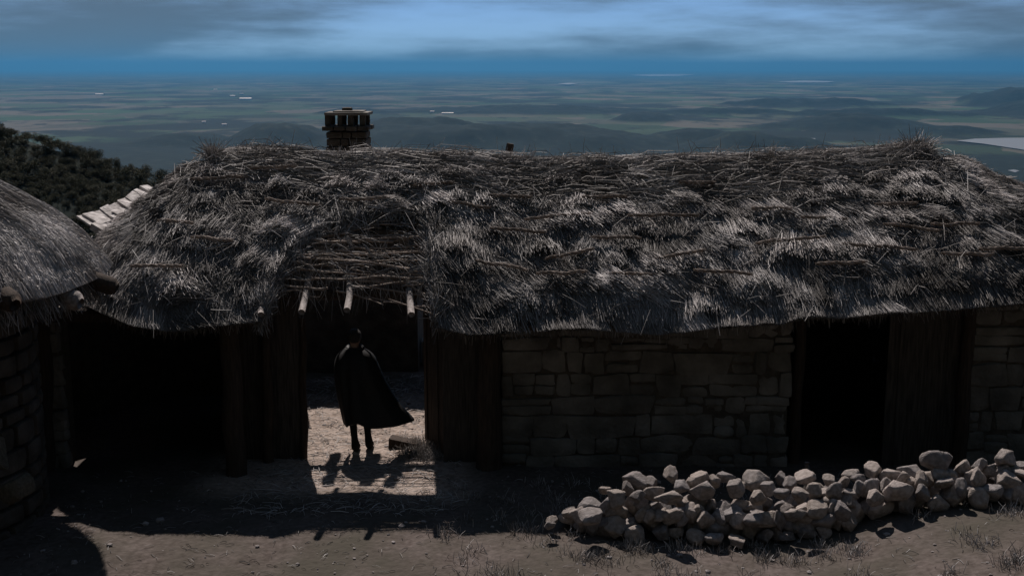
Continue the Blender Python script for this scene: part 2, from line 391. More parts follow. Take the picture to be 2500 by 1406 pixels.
# ---- far farm buildings
def farm(px, py, wpx, hpx, label, group=None):
    p = far_ground(px, py); W = wpx / F * p.y; H = hpx / F * p.y; D = W * 0.35
    mb = MB(); x, y, z = p
    mb.box((0, 0, H * 0.3 - 6), (W, D, H * 0.6 + 12))
    t = thing("farm_building", label, "building", (x, y, z), group)
    o = mb.build("wall", [M_WHITE], t); o.matrix_parent_inverse = Matrix.Identity(4)
    h0, h1 = H * 0.6, H; a, b = W / 2 + 2, D / 2 + 2
    mb = MB(); mb.add([(-a, -b, h0), (a, -b, h0), (a, b, h0), (-a, b, h0), (-a, 0, h1), (a, 0, h1)], [(0, 1, 5, 4), (2, 3, 4, 5), (0, 4, 3), (1, 2, 5), (0, 3, 2, 1)])
    o = mb.build("roof", [M_TILE], t); o.matrix_parent_inverse = Matrix.Identity(4)
for a in [(600, 245, 28, 6, "long white farm shed, largest white speck on the plain"), (590, 233, 9, 5, "small white farm building just above the long white shed"),
          (568, 236, 12, 3, "low pale farm building left of the small white one above the long shed"), (526, 221, 8, 3, "lone small pale building highest on the left of the plain"),
          (243, 232, 18, 3, "low pinkish farm building far left on the plain"), (1055, 275, 9, 4, "small white house on the dark green rise beyond the chimney"),
          (1093, 278, 27, 3, "long low white building right of the small house on the green rise"), (548, 307, 10, 5, "white cottage beside dark trees near the foot of the hills"),
          (498, 300, 8, 4, "pale cottage on the green field left of the white cottage")]:
    farm(*a)

# ================================================================== MAIN HOUSE
HOUSE = thing("thatched_house", "long low stone house with ragged grey thatched roof and bare lath gap over the gateway", "house", (0, 17, 0))
YR, RY = 17.2, 2.45; XL, XR = -4.28, 5.86; RXL, RXR = 2.0, 3.1
def tab(pts, Y):
    P = [at(px, py, Y) for px, py in pts]; return np.array([p.x for p in P]), np.array([p.z for p in P])
RIDX, RIDZ = tab([(460, 384), (490, 378), (600, 370), (700, 366), (745, 380), (800, 384), (870, 380), (960, 379), (1100, 384), (1250, 390), (1400, 393), (1550, 390), (1700, 385), (1870, 378), (2000, 381), (2100, 374), (2210, 356), (2250, 366)], YR)
EAVX, EAVZ = tab([(200, 745), (330, 775), (450, 785), (560, 775), (640, 765), (1070, 775), (1150, 795), (1300, 790), (1450, 785), (1600, 793), (1750, 780), (1900, 770), (1960, 757), (2100, 752), (2300, 737), (2500, 722), (2700, 712)], 14.75)
def rz(x): return np.interp(x, RIDX, RIDZ) - 0.11
def ez(x): return np.interp(x, EAVX, EAVZ) + 0.10
def gfun(r): return (np.sqrt(r * r + 0.012) - 0.1095) / (math.sqrt(1.012) - 0.1095)
LA, LR = 3.6, 4.6; LM = XR - XL; LTOT = LA + LM + LR
def S(s, r, side=-1.0, lump=True):
    s = np.asarray(s, float); r = np.asarray(r, float)
    th = np.where(s < LA, math.pi - (s / LA) * math.pi / 2, np.where(s > LA + LM, math.pi / 2 - (s - LA - LM) / LR * math.pi / 2, math.pi / 2))
    xs = np.clip(XL + s - LA, XL, XR); rx = np.where(s < LA, RXL, RXR)
    x = xs + r * rx * np.cos(th); y = YR + side * r * RY * np.sin(th)
    zr_ = rz(xs); z = zr_ - (zr_ - ez(x)) * gfun(r)
    z = z + 0.05 * np.sin(np.clip(r, 0, 1) * math.pi) - 0.10 * (np.clip(r, 0.7, 1.1) - 0.7) ** 2 / 0.09 + 0.05
    if lump: z = z + (0.05 * fbm((x * 1.1, y * 1.3 + 5), 3) + 0.022 * fbm((x * 3.2, y * 3.2), 2)) * np.clip(1.15 - r * 0.5, 0, 1)
    return np.stack([x, y, z], -1)
GAP = [(636, 800), (646, 748), (660, 706), (688, 650), (728, 594), (786, 556), (870, 540), (960, 524), (1040, 530), (1050, 600), (1058, 700), (1072, 800), (1075, 860), (640, 860)]
BX0, BX1 = -3.75, -1.7          # bare strip of the rear slope
def in_gap(P, side):
    if side < 0:
        px, py = proj(P); return inpoly(px, py, GAP)
    return (P[..., 0] > BX0) & (P[..., 0] < BX1) & (P[..., 1] > YR + 0.04)
def roof_base():
    Vs, Qs, n0 = [], [], 0
    for side in (-1, 1):
        for lay, off in (("top", -0.05), ("under", -0.24)):
            ss = np.linspace(0, LTOT, 190); rr = np.linspace(0, 1.0, 34)
            A, B = np.meshgrid(ss, rr, indexing='ij'); P = S(A, B, side); P[..., 2] += off
            if lay == "under": P[..., 2] += 0.10 * B ** 3 + 0.12 * (1 - B) ** 2
            I = np.arange(A.size).reshape(A.shape) + n0
            C = S((A[:-1, :-1] + A[1:, 1:]) / 2, (B[:-1, :-1] + B[1:, 1:]) / 2, side)
            keep = ~in_gap(C, side)
            q = np.stack([I[:-1, :-1], I[1:, :-1], I[1:, 1:], I[:-1, 1:]], -1)[keep]
            if (side < 0) == (lay == "top"): pass
            else: q = q[:, ::-1]
            Vs.append(P.reshape(-1, 3)); Qs.append(q); n0 += A.size
            if lay == "top": It, kt = I, keep
            else:
                e = keep[:, -1]; Qs.append(np.stack([It[:-1, -1], It[1:, -1], I[1:, -1], I[:-1, -1]], -1)[e])
    return np.concatenate(Vs), np.concatenate(Qs)
def frame(fS, s, r, e=0.02):
    P = fS(s, r); D = fS(s, r + e) - P; D /= np.linalg.norm(D, axis=-1, keepdims=True)
    T = fS(s + e, r) - fS(s - e, r); T /= np.linalg.norm(T, axis=-1, keepdims=True) + 1e-9
    Nn = np.cross(T, D); Nn *= np.sign(Nn[..., 2:3]); Nn /= np.linalg.norm(Nn, axis=-1, keepdims=True) + 1e-9
    return P, D, T, Nn
def thatch_strands():
    out = []
    fS = lambda s, r: S(s, r, -1)
    RL = 3.1
    # ---- courses of bundles
    bs, br, blean, blift, btint, bw, bm = [], [], [], [], [], [], []
    rows = 10
    for k in range(rows):
        rt = 0.20 + 0.85 * k / (rows - 1); m = int(LTOT / 0.21)
        s = np.linspace(0, LTOT, m) + RNG.normal(0, 0.07, m)
        rr = rt + RNG.normal(0, 0.02, m) + 0.02 * vn(s * 0.8, np.full(m, k * 3.3))
        x = XL + s - LA; messy = np.where(x < -1.2, 1.0, 0.0)
        bs.append(s); br.append(rr)
        blean.append(RNG.normal(0.24, 0.13 + 0.2 * messy, m) + 0.42 * vn(s * 0.8, np.full(m, k * 1.7 + 9)))
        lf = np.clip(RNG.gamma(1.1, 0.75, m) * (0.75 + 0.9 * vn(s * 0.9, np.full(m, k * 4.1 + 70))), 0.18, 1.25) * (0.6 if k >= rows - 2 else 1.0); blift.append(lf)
        btint.append(np.clip(RNG.normal(0.30, 0.14, m) + 0.37 * lf + 0.2 * vn(s * 0.5, np.full(m, k * 0.9 + 40)), 0.05, 0.95)); bw.append(RNG.uniform(0.07, 0.2, m)); bm.append(messy)  # lifted tips brighter, low straw darker: highlight and shade put into the tint
    bs, br, blean, blift, btint, bw, bm = map(np.concatenate, (bs, br, blean, blift, btint, bw, bm))
    keep = RNG.random(len(bs)) > 0.06
    bs, br, blean, blift, btint, bw, bm = [q[keep] for q in (bs, br, blean, blift, btint, bw, bm)]
    per = 240; n = len(bs) * per
    rep = lambda q: np.repeat(q, per)
    L = RNG.uniform(0.45, 0.8, n)
    tip_s = rep(bs) + RNG.normal(0, 1, n) * rep(bw); tip_r = rep(br) + RNG.normal(0, 0.018, n) + 0.05 * (np.abs(tip_s - rep(bs)) / 0.3)
    lean = rep(blean) + RNG.normal(0, 0.075, n) + 0.25 * (tip_s - rep(bs)) + rep(bm) * RNG.normal(0, 0.35, n) * (RNG.random(n) < 0.4)
    lat = np.sin(lean) * L; alo = np.cos(lean) * L
    root_s = tip_s - lat; root_r = np.clip(tip_r - alo / RL, 0.0, None)
    dsw = (tip_s - rep(bs)) / (2.2 * rep(bw)); lift = rep(blift) * np.where(RNG.random(n) < 0.8, RNG.uniform(0.075, 0.11, n), RNG.uniform(0.02, 0.08, n)) * np.clip(1 - 0.6 * dsw * dsw, 0.1, 1) + RNG.exponential(0.012, n)
    Pt, Dt, Tt, Nt = frame(fS, np.clip(tip_s, 0.05, LTOT - 0.05), np.clip(tip_r, 0.02, 1.06))
    Pr, Dr, Tr, Nr = frame(fS, np.clip(root_s, 0.05, LTOT - 0.05), np.clip(root_r, 0.02, 1.0))
    P0 = Pr - Nr * 0.03; P2 = Pt + Nt * lift[:, None]
    fm = RNG.uniform(0.45, 0.7, (n, 1)); P1 = P0 * (1 - fm) + Pt * fm + (Nr + Nt) / 2 * (0.015 + 0.25 * lift)[:, None] * RNG.uniform(0.2, 1.0, n)[:, None]
    ok = ~in_gap(Pt, -1) & ~in_gap(Pt * 0.5 + Pr * 0.5, -1) & (tip_s > 0) & (tip_s < LTOT)
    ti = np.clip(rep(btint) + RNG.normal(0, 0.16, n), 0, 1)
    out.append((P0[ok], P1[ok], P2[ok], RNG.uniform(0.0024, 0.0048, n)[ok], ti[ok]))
    # ---- ridge roll: straw laid along the ridge, some of it loose
    n = 30000
    x = RNG.uniform(XL - 0.05, XR + 0.7, n); rr = np.abs(RNG.normal(0, 0.13, n)) * np.where(x > -1, 1.15, 0.9); side = np.where(RNG.random(n) < 0.72, -1.0, 1.0)
    s = x - XL + LA; a = RNG.normal(0, 0.22, n) + 0.3 * vn(x * 1.3, rr * 6); L = RNG.uniform(0.35, 0.95, n)
    Pa = np.where((side < 0)[:, None], S(s, rr, -1), S(s, rr, 1)); s2 = s + np.cos(a) * L; r2 = np.abs(rr + np.sin(a) * L / RL)
    Pb = np.where((side < 0)[:, None], S(s2, r2, -1), S(s2, r2, 1))
    up = RNG.exponential(0.022, (n, 1)) + 0.05 * np.clip(vn(x * 2.1, np.full(n, 3.0)), 0, 1)[:, None]
    zz = np.array([[0, 0, 1.0]])
    fl = RNG.random(n) < 0.5; Pa, Pb = np.where(fl[:, None], Pa, Pb), np.where(fl[:, None], Pb, Pa)
    P0 = Pa + zz * 0.01; P2 = Pb + zz * (0.02 + up); P1 = (P0 + P2) / 2 + zz * (0.02 + up * 0.5)
    tt = np.clip(RNG.normal(0.58, 0.2, n) - 0.10 * (rr > 0.10), 0, 1)
    ok = ~((side > 0) & (np.maximum(Pa[:, 1], Pb[:, 1]) > YR + 0.08) & ((Pa[:, 0] > BX0) & (Pa[:, 0] < BX1) | (Pb[:, 0] > BX0) & (Pb[:, 0] < BX1)))
    out.append((P0[ok], P1[ok], P2[ok], RNG.uniform(0.0035, 0.006, n)[ok], tt[ok]))
    # ---- tufts standing out of the ridge line
    tuf = [(500, 0.5, 120), (497, 0.9, 140), (520, 0.3, 100), (660, 0.5, 160), (600, 0.3, 100), (870, 0.35, 120), (835, 0.5, 40), (1005, 0.4, 70), (1250, 0.45, 140), (1275, 0.5, 140), (1395, 0.5, 60), (1480, 0.5, 70),
           (1580, 0.4, 80), (1740, 0.4, 60), (1865, 0.6, 160), (1990, 0.5, 80), (2060, 0.35, 120), (700, 0.4, 60), (1330, 0.4, 40), (1660, 0.35, 50), (1800, 0.35, 50), (2380, 0.35, 50), (1080, 0.35, 40), (2130, 0.3, 120), (2190, 0.4, 220), (2228, 0.9, 260), (2245, 0.3, 120), (2330, 0.4, 60), (2440, 0.4, 60), (1130, 0.3, 60), (930, 0.35, 60), (760, 0.35, 60)]
    for px, q, m in tuf:
        m = int(m * 0.8); x = (px - 1250) / F * 17.4 + RNG.normal(0, 0.10, m); s = x - XL + LA
        P = S(s, np.abs(RNG.normal(0, 0.05, m)), -1)
        d = np.stack([RNG.normal(0, 0.6, m), RNG.normal(-0.15, 0.35, m), np.abs(RNG.normal(0.45, 0.25, m))], 1); d /= np.linalg.norm(d, axis=1, keepdims=True)
        L = RNG.uniform(0.12, 0.42, (m, 1)) * q ** 0.5
        P2 = P + d * L; P1 = (P + P2) / 2 + np.array([0, 0, 0.02])
        out.append((P - np.array([0, 0, 0.03]), P1, P2, RNG.uniform(0.003, 0.0055, m), np.clip(RNG.normal(0.55, 0.2, m), 0, 1)))
    m = 420; s = RNG.uniform(LA - 0.3, LA + LM + 0.8, m); P = S(s, np.abs(RNG.normal(0, 0.06, m)), -1); d = np.stack([RNG.normal(0, 1.0, m), RNG.normal(-0.1, 0.4, m), np.abs(RNG.normal(0.35, 0.3, m))], 1); d /= np.linalg.norm(d, axis=1, keepdims=True)
    P2 = P + d * RNG.uniform(0.1, 0.36, (m, 1)) + np.array([0, 0, 0.08]); out.append((P, (P + P2) / 2 + np.array([0, 0, 0.02]), P2, RNG.uniform(0.0028, 0.005, m), np.clip(RNG.normal(0.6, 0.2, m), 0, 1)))
    # ---- fringe hanging from the eave and round the gap
    n = 9000; s = RNG.uniform(1.2, LTOT - 0.2, n); P, D, T, Nn = frame(fS, s, np.full(n, 1.0) - RNG.uniform(0, 0.05, n))
    ok = ~in_gap(P, -1); d = D * RNG.uniform(0.3, 1, (n, 1)) + T * RNG.normal(0.08, 0.3, (n, 1)) + np.array([0, 0, -1]) * RNG.uniform(0.3, 1.2, (n, 1)); d /= np.linalg.norm(d, axis=1, keepdims=True)
    P = P - np.array([[0, 0, 1]]) * RNG.uniform(0.0, 0.14, (n, 1)); L = RNG.uniform(0.05, 0.22, (n, 1)); P2 = P + d * L
    out.append((P[ok], ((P + P2) / 2 + Nn * 0.01)[ok], P2[ok], RNG.uniform(0.003, 0.0055, n)[ok], np.clip(RNG.normal(0.35, 0.2, n), 0, 1)[ok]))
    n = 2600; k = RNG.integers(0, len(GAP) - 3, n); f = RNG.random(n); G = np.array(GAP, float)
    q = G[k] * (1 - f)[:, None] + G[k + 1] * f[:, None] + RNG.normal(0, 9, (n, 2))
    P = roof_hit(q[:, 0], q[:, 1]); d = np.stack([RNG.normal(0, 0.55, n), RNG.normal(-0.6, 0.3, n), RNG.normal(-0.75, 0.3, n)], 1); d /= np.linalg.norm(d, axis=1, keepdims=True)
    L = RNG.uniform(0.1, 0.36, (n, 1)); P0 = P - d * L * 0.7; P2 = P + d * L * 0.35; P1 = (P0 + P2) / 2 + np.array([0, -0.01, 0.03])
    out.append((P0, P1, P2, RNG.uniform(0.003, 0.0055, n), np.clip(RNG.normal(0.45, 0.2, n), 0, 1)))
    n = 320; q = np.stack([RNG.uniform(650, 1062, n), RNG.uniform(545, 735, n) * 0.5 + 0.5 * RNG.choice([560, 620, 690], n)], 1); P = roof_hit(q[:, 0], q[:, 1]); a = RNG.normal(0, 0.7, n)
    d = np.stack([np.cos(a), -np.abs(RNG.normal(0.1, 0.25, n)), np.sin(a) - 0.25], 1); d /= np.linalg.norm(d, axis=1, keepdims=True); L = RNG.uniform(0.08, 0.34, (n, 1)); P0 = P + np.array([0, 0, 0.03]) - d * L * 0.5; P2 = P0 + d * L; P1 = (P0 + P2) / 2 + np.array([0, 0, 0.02])
    out.append((P0, P1, P2, RNG.uniform(0.0025, 0.005, n), np.clip(RNG.normal(0.45, 0.2, n), 0, 1)))
    n = 420; q = np.stack([RNG.uniform(660, 1062, n), RNG.choice([600, 650, 690, 715], n) + RNG.normal(0, 14, n) + 0.0], 1); P = roof_hit(q[:, 0], q[:, 1]); d = np.stack([RNG.normal(0, 0.3, n), RNG.normal(-0.1, 0.15, n), -np.ones(n)], 1); d /= np.linalg.norm(d, axis=1, keepdims=True)
    P0 = P + np.array([0, 0, 0.05]); P2 = P0 + d * RNG.uniform(0.08, 0.42, (n, 1)); P1 = (P0 + P2) / 2 + RNG.normal(0, 0.012, (n, 3)); out.append((P0, P1, P2, RNG.uniform(0.002, 0.004, n), np.clip(RNG.normal(0.45, 0.2, n), 0, 1)))
    # ---- loose straws lying any way on the slope
    n = 1300; s = RNG.uniform(0.3, LTOT - 0.3, n); r = RNG.uniform(0.05, 1.0, n); P, D, T, Nn = frame(fS, s, r); a = RNG.uniform(0, 2 * math.pi, (n, 1))
    d = D * np.cos(a) + T * np.sin(a); L = RNG.uniform(0.15, 0.5, (n, 1)); ok = ~in_gap(P, -1)
    P0 = P + Nn * RNG.uniform(0.04, 0.10, (n, 1)); P2 = P0 + d * L + Nn * RNG.uniform(-0.02, 0.07, (n, 1)); P1 = (P0 + P2) / 2 + Nn * RNG.normal(0.01, 0.015, (n, 1))
    out.append((P0[ok], P1[ok], P2[ok], RNG.uniform(0.0025, 0.0048, n)[ok], np.clip(RNG.normal(0.5, 0.2, n), 0, 1)[ok]))
    # ---- rear slope, thin cover
    n = 9000; s = RNG.uniform(0.3, LTOT - 0.3, n); r = RNG.uniform(0.1, 0.95, n); P = S(s, r, 1); P2 = S(s + RNG.normal(0, 0.1, n), r + 0.2, 1) + np.array([0, 0, 0.03]); ok = ~in_gap(P, 1) & ~in_gap(P2, 1)
    out.append((P[ok], ((P + P2) / 2 + np.array([0, 0, 0.03]))[ok], P2[ok], np.full(ok.sum(), 0.006), np.clip(RNG.normal(0.5, 0.2, n), 0, 1)[ok]))
    return [np.concatenate([o[i] for o in out]) for i in range(5)]
def roof_hit(px, py):
    # where the sight line through a pixel meets the front slope
    px = np.asarray(px, float); py = np.asarray(py, float); a = (px - 1250) / F; b = -(py - 703) / F
    dx, dy, dz = a, cp + b * sp, -sp + b * cp
    best = np.full(px.shape, 14.8)
    done = np.zeros(px.shape, bool)
    for Y in np.arange(14.6, 17.3, 0.03):
        t = Y / dy; x = dx * t; z = CAMZ + dz * t
        xs = np.clip(x, XL, XR); ex = np.where(x < XL, (XL - x) / RXL, np.where(x > XR, (x - XR) / RXR, 0))
        r = np.hypot(ex, (YR - Y) / RY); zz = rz(xs) - (rz(xs) - ez(x)) * gfun(np.clip(r, 0, 1.1)) + 0.05 * np.sin(np.clip(r, 0, 1) * math.pi)
        hit = (z < zz) & ~done & (r < 1.02); best[hit] = Y; done |= hit
    t = best / dy
    return np.stack([dx * t, best, CAMZ + dz * t], -1)
P0, P1, P2, rad, ti = thatch_strands()
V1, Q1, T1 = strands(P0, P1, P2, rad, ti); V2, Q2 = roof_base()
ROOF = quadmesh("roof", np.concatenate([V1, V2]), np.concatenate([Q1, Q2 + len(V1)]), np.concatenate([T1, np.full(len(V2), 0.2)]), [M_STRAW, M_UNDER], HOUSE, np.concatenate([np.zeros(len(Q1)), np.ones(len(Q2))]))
# ---- twisted straw binding rods pinned over the courses
RODS = [(1485, 1612, 690), (1308, 1432, 686), (1690, 1835, 683), (1985, 2112, 662), (2050, 2235, 622), (1840, 2012, 606), (1160, 1290, 668), (1195, 1335, 582), (1440, 1565, 600), (650, 785, 514),
        (1095, 1200, 520), (1280, 1445, 548), (1530, 1705, 545), (1655, 1745, 466), (2265, 2385, 568), (1950, 2065, 553), (2130, 2235, 516), (470, 575, 602), (325, 455, 668), (610, 730, 430), (830, 960, 505),
        (1330, 1450, 640), (1600, 1720, 640), (2290, 2420, 640), (2380, 2500, 628), (1195, 1300, 498), (1830, 1930, 528), (470, 600, 455), (390, 480, 560), (2150, 2290, 575), (1010, 1110, 470), (1420, 1530, 500)]
for i, (x0, x1, y) in enumerate(RODS):
    n = 14; pxs = np.linspace(x0, x1, n); pys = y + 2.5 * vn(pxs * 0.03 + i * 7.7, np.full(n, i * 1.0)) + (RNG.normal(0, 0.09)) * (pxs - (x0 + x1) / 2)
    P = roof_hit(pxs, pys) if True else None; P[:, 1] -= 0.09; P[:, 2] += 0.125
    mb = MB(); m = np.arange(n)
    for j in range(3):
        ph = m * 1.1 + j * 2.09; Pj = P + np.stack([0 * ph, 0.011 * np.cos(ph), 0.013 * np.sin(ph)], 1)
        mb.tube([tuple(p) for p in Pj], [0.0115 * (0.5 + 0.5 * min(1, q, n - 1 - q)) for q in m], 6)
    mb.build("binding_rod", [M_STICK], ROOF)
# ---- rafters and laths of the bare strip
def rafter(px_e, py_e, x_top, name="rafter", ext=0.0, r=0.043):
    e = at(px_e, py_e, 14.62 - ext); t = Vector((x_top, YR - 0.05, float(rz(x_top)) - 0.42))
    mb = MB(); n = 9; pts = [e.lerp(t, k / (n - 1)) + Vector((0.02 * math.sin(k * 1.7 + px_e), 0, -0.05 * math.sin(k / (n - 1) * math.pi))) for k in range(n)]
    mb.tube(pts, [r * (1.0 - 0.02 * k) for k in range(n)], 10, 0.12, px_e)
    return mb.build(name, [M_POLE], HOUSE, True)
for a in [(740, 762, -2.85), (848, 757, -2.3), (1001, 768, -1.42), (638, 768, -3.45)]: rafter(*a)
def rear_rafter(x0, x1):
    mb = MB(); a = Vector((x0, YR + 0.05, float(rz(x0)) - 0.42)); b = Vector((x1, YR + 1.0, 3.02))
    n = 7; mb.tube([a.lerp(b, k / 6) + Vector((0.03 * math.sin(k * 2 + x0), 0, -0.04 * math.sin(k / 6 * 3.14))) for k in range(n)], 0.085, 9, 0.12, x0)
    mb.build("rafter", [M_POLE], HOUSE, True)
for a in [(-2.98, -3.02), (-2.50, -2.46), (-2.2, -2.05)]: rear_rafter(*a)
def beam(name, pts, r, m=M_WOOD):
    mb = MB(); P = [Vector(p) for p in pts]; Q = []
    for a, b in zip(P[:-1], P[1:]):
        for k in range(4): Q.append(a.lerp(b, k / 4))
    Q.append(P[-1]); mb.tube([q + Vector((0, 0.012 * math.sin(3 * i), 0.012 * math.cos(2.3 * i))) for i, q in enumerate(Q)], r, 10, 0.1, r * 100 + P[0].x)
    return mb.build(name, [m], HOUSE, True)
beam("purlin", [(-3.7, 17.85, 3.28), (-2.2, 17.85, 3.34), (-0.9, 17.85, 3.28)], 0.105, M_POLE)
beam("ridge_pole", [(-3.6, YR, float(rz(-3.3)) - 0.15), (-0.7, YR, float(rz(-0.9)) - 0.15)], 0.06, M_POLE)
LATHS = [(700, 578, 1040, 560), (760, 571, 1045, 575), (690, 600, 1046, 590), (740, 592, 1040, 604), (800, 585, 960, 578), (700, 622, 1050, 612), (676, 632, 900, 640), (820, 612, 1052, 626), (690, 645, 1000, 636), (780, 655, 1054, 641),
         (668, 660, 870, 667), (720, 672, 1020, 656), (880, 654, 1054, 686), (665, 684, 830, 676), (760, 688, 1000, 673), (870, 668, 1056, 704), (655, 706, 800, 692), (860, 700, 1010, 690), (890, 716, 1062, 728), (650, 722, 780, 712),
         (948, 732, 1084, 764), (820, 690, 935, 722), (935, 722, 1066, 741), (840, 560, 1030, 549), (900, 628, 1050, 655), (690, 610, 860, 603), (740, 640, 1050, 633), (800, 668, 1000, 660), (830, 645, 1040, 662), (700, 650, 820, 640), (770, 620, 940, 631), (840, 575, 1046, 566), (690, 590, 880, 585), (910, 672, 1056, 668), (730, 565, 930, 549), (780, 545, 1030, 540), (670, 670, 760, 640), (860, 610, 1048, 600), (700, 560, 860, 553), (860, 595, 1050, 583), (980, 680, 1058, 668)]
for i, (x0, y0, x1, y1) in enumerate(LATHS):
    n = 11; f = np.linspace(0, 1, n); px = x0 + (x1 - x0) * f; py = y0 + (y1 - y0) * f + 0.05 * (px - 860) * (y0 > 600) + 11 * vn(f * 2.5 + i * 3.3, np.full(n, i * 2.1)) + random.uniform(-9, 9) * (f - 0.5) * 2
    P = roof_hit(px, py); off = -0.04 + 0.05 * ((i % 3) - 1); P[:, 2] += off; P[:, 1] += 0.01 * (i % 4)
    mb = MB(); r0 = random.uniform(0.010, 0.019); mb.tube([tuple(p) for p in P], [r0 * (1.15 - 0.5 * q) for q in (f if i % 2 else f[::-1])], 7, 0.15, i)
    mb.build("lath", [M_STICK], HOUSE, True)
for i in range(19):
    y = 17.35 + i * 0.036 + random.uniform(-0.03, 0.03); z = float(rz(-2)) - 0.30 - (y - YR) * 0.84 + random.uniform(-0.02, 0.02); x0 = random.uniform(-3.3, -2.7); x1 = random.uniform(-1.6, -0.9)
    if i % 5 == 2: continue
    mb = MB(); mb.tube([(x0 + (x1 - x0) * k / 5, y + random.uniform(-0.03, 0.03), z + random.uniform(-0.02, 0.02)) for k in range(6)], random.uniform(0.01, 0.018), 6)
    mb.build("lath", [M_STICK], HOUSE, True)
# ---- stone walls: coursed rubble with deep joints
def wonk(v, rnd):
    c = v.mean(0); d = v - c; a = rnd.uniform(-0.04, 0.04); t = rnd.uniform(-0.2, 0.2); u = rnd.uniform(-0.12, 0.12)
    x = d[:, 0] * (1 + t * d[:, 2] / 0.25) - a * d[:, 2]; z = d[:, 2] * (1 + u * d[:, 0] / 0.3) + a * d[:, 0]
    return np.stack([x, d[:, 1], z], 1) + c
def stone_wall(x0, x1, z1, yf, thick, name="wall", depth=0.16, seed=1, hs=(0.15, 0.29), backs=True, grow=1.35):
    rnd = random.Random(seed); mb = MB(); z = -0.08; row = 0
    while z < z1:
        low = 1 - z / z1
        h = rnd.uniform(*hs) * (1 + (grow - 1) * low); h = min(h, z1 - z + 0.03)
        if h < 0.05: break
        x = x0 + rnd.uniform(-0.02, 0.02)
        while x < x1 - 0.04:
            wd = rnd.choice((rnd.uniform(0.14, 0.26), rnd.uniform(0.25, 0.42), rnd.uniform(0.4, 0.75))) * (1 + 0.25 * low); wd = min(wd, x1 - x + rnd.uniform(-0.01, 0.02))
            if x1 - x - wd < 0.09: wd = x1 - x + rnd.uniform(-0.015, 0.015)
            split = rnd.random() < 0.3 and h > 0.17
            for (zz, hh) in (((z, h * 0.52), (z + h * 0.52, h * 0.48)) if split else ((z, h),)):
                g = rnd.uniform(-0.012, 0.02); dz = rnd.uniform(-0.025, 0.025)
                mb.rstone((x + wd / 2, yf + depth / 2 + rnd.uniform(-0.02, 0.015), zz + hh / 2 + dz), (max(wd - g, .05), depth, max(hh - g * 0.8, .04)), rnd.uniform(0.02, 0.06), 0.042, rnd.uniform(0, 90)); mb.v[-1] = wonk(mb.v[-1], rnd)
            x += wd
        z += h; row += 1
    o = mb.build(name, [M_STONE], HOUSE, True)
    m2 = MB(); m2.box(((x0 + x1) / 2, yf + 0.028 + thick / 2, z1 / 2 - 0.1), (x1 - x0 - 0.05, thick, z1 + 0.2 - 0.05))
    m2.build("wall_core", [M_JOINT], o)
    return o
stone_wall(-0.15, 3.70, 2.42, 15.28, 0.42, seed=4)
stone_wall(6.08, 8.6, 2.55, 15.28, 0.42, seed=9)
stone_wall(-6.7, -5.98, 2.35, 15.25, 0.42, seed=13)
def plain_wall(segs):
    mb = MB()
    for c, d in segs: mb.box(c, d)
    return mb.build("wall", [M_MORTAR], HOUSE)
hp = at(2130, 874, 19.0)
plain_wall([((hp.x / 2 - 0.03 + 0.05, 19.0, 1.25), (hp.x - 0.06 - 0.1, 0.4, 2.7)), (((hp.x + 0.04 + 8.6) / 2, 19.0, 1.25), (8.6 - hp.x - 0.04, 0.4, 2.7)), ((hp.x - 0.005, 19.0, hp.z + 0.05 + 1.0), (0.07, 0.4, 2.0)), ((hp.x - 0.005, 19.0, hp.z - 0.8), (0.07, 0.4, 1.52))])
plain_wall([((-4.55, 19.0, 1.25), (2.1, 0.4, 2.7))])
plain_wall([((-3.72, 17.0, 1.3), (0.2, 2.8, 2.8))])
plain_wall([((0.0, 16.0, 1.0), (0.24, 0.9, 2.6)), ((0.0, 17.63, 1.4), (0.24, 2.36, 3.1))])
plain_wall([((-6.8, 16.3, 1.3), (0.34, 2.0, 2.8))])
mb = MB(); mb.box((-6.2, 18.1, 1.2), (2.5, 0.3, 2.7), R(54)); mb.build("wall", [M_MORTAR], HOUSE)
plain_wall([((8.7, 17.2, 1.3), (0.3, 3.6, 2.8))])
# ---- posts, planks, doors
def plankset(name, x0, x1, z0, z1, y, n, seed, m=M_PLANK, rot=0.0, hinge=None, parent=HOUSE):
    rnd = random.Random(seed); mb = MB(); x = x0; wmean = (x1 - x0) / n
    for i in range(n):
        wd = wmean * rnd.uniform(0.8, 1.2) if i < n - 1 else x1 - x
        mb.box((x + wd / 2, y + rnd.uniform(-0.012, 0.012), (z0 + z1) / 2 + rnd.uniform(-0.03, 0.03)), (wd + 0.006, 0.035, z1 - z0), 0, 0.003); x += wd
    if hinge:
        c, s_ = math.cos(rot), math.sin(rot)
        mb.v = [np.stack([(v[:, 0] - hinge[0]) * c - (v[:, 1] - hinge[1]) * s_ + hinge[0], (v[:, 0] - hinge[0]) * s_ + (v[:, 1] - hinge[1]) * c + hinge[1], v[:, 2]], 1) for v in mb.v]
    return mb.build(name, [m], parent)
def post(pa, pb, r, sq=False, m=M_WOOD):
    mb = MB(); n = 10; pts = [Vector(pa).lerp(Vector(pb), k / (n - 1)) + Vector((0.012 * math.sin(k * 1.3 + pa[0] * 5), 0, 0)) for k in range(n)]
    mb.tube(pts, [r * (1.08 - 0.02 * k) for k in range(n)], 12, 0.12, pa[0] * 3)
    return mb.build("post", [m], HOUSE, True)
def pp(px, py, Y): return at(px, py, Y)
b0 = pp(577, 1185, 15.0); t0 = pp(559, 775, 15.0); post((b0.x, 15.0, -0.1), (t0.x, 15.0, t0.z), 0.135)
b0 = pp(104, 1150, 15.2); t0 = pp(98, 780, 15.2); post((b0.x, 15.2, -0.1), (t0.x, 15.2, t0.z), 0.15)
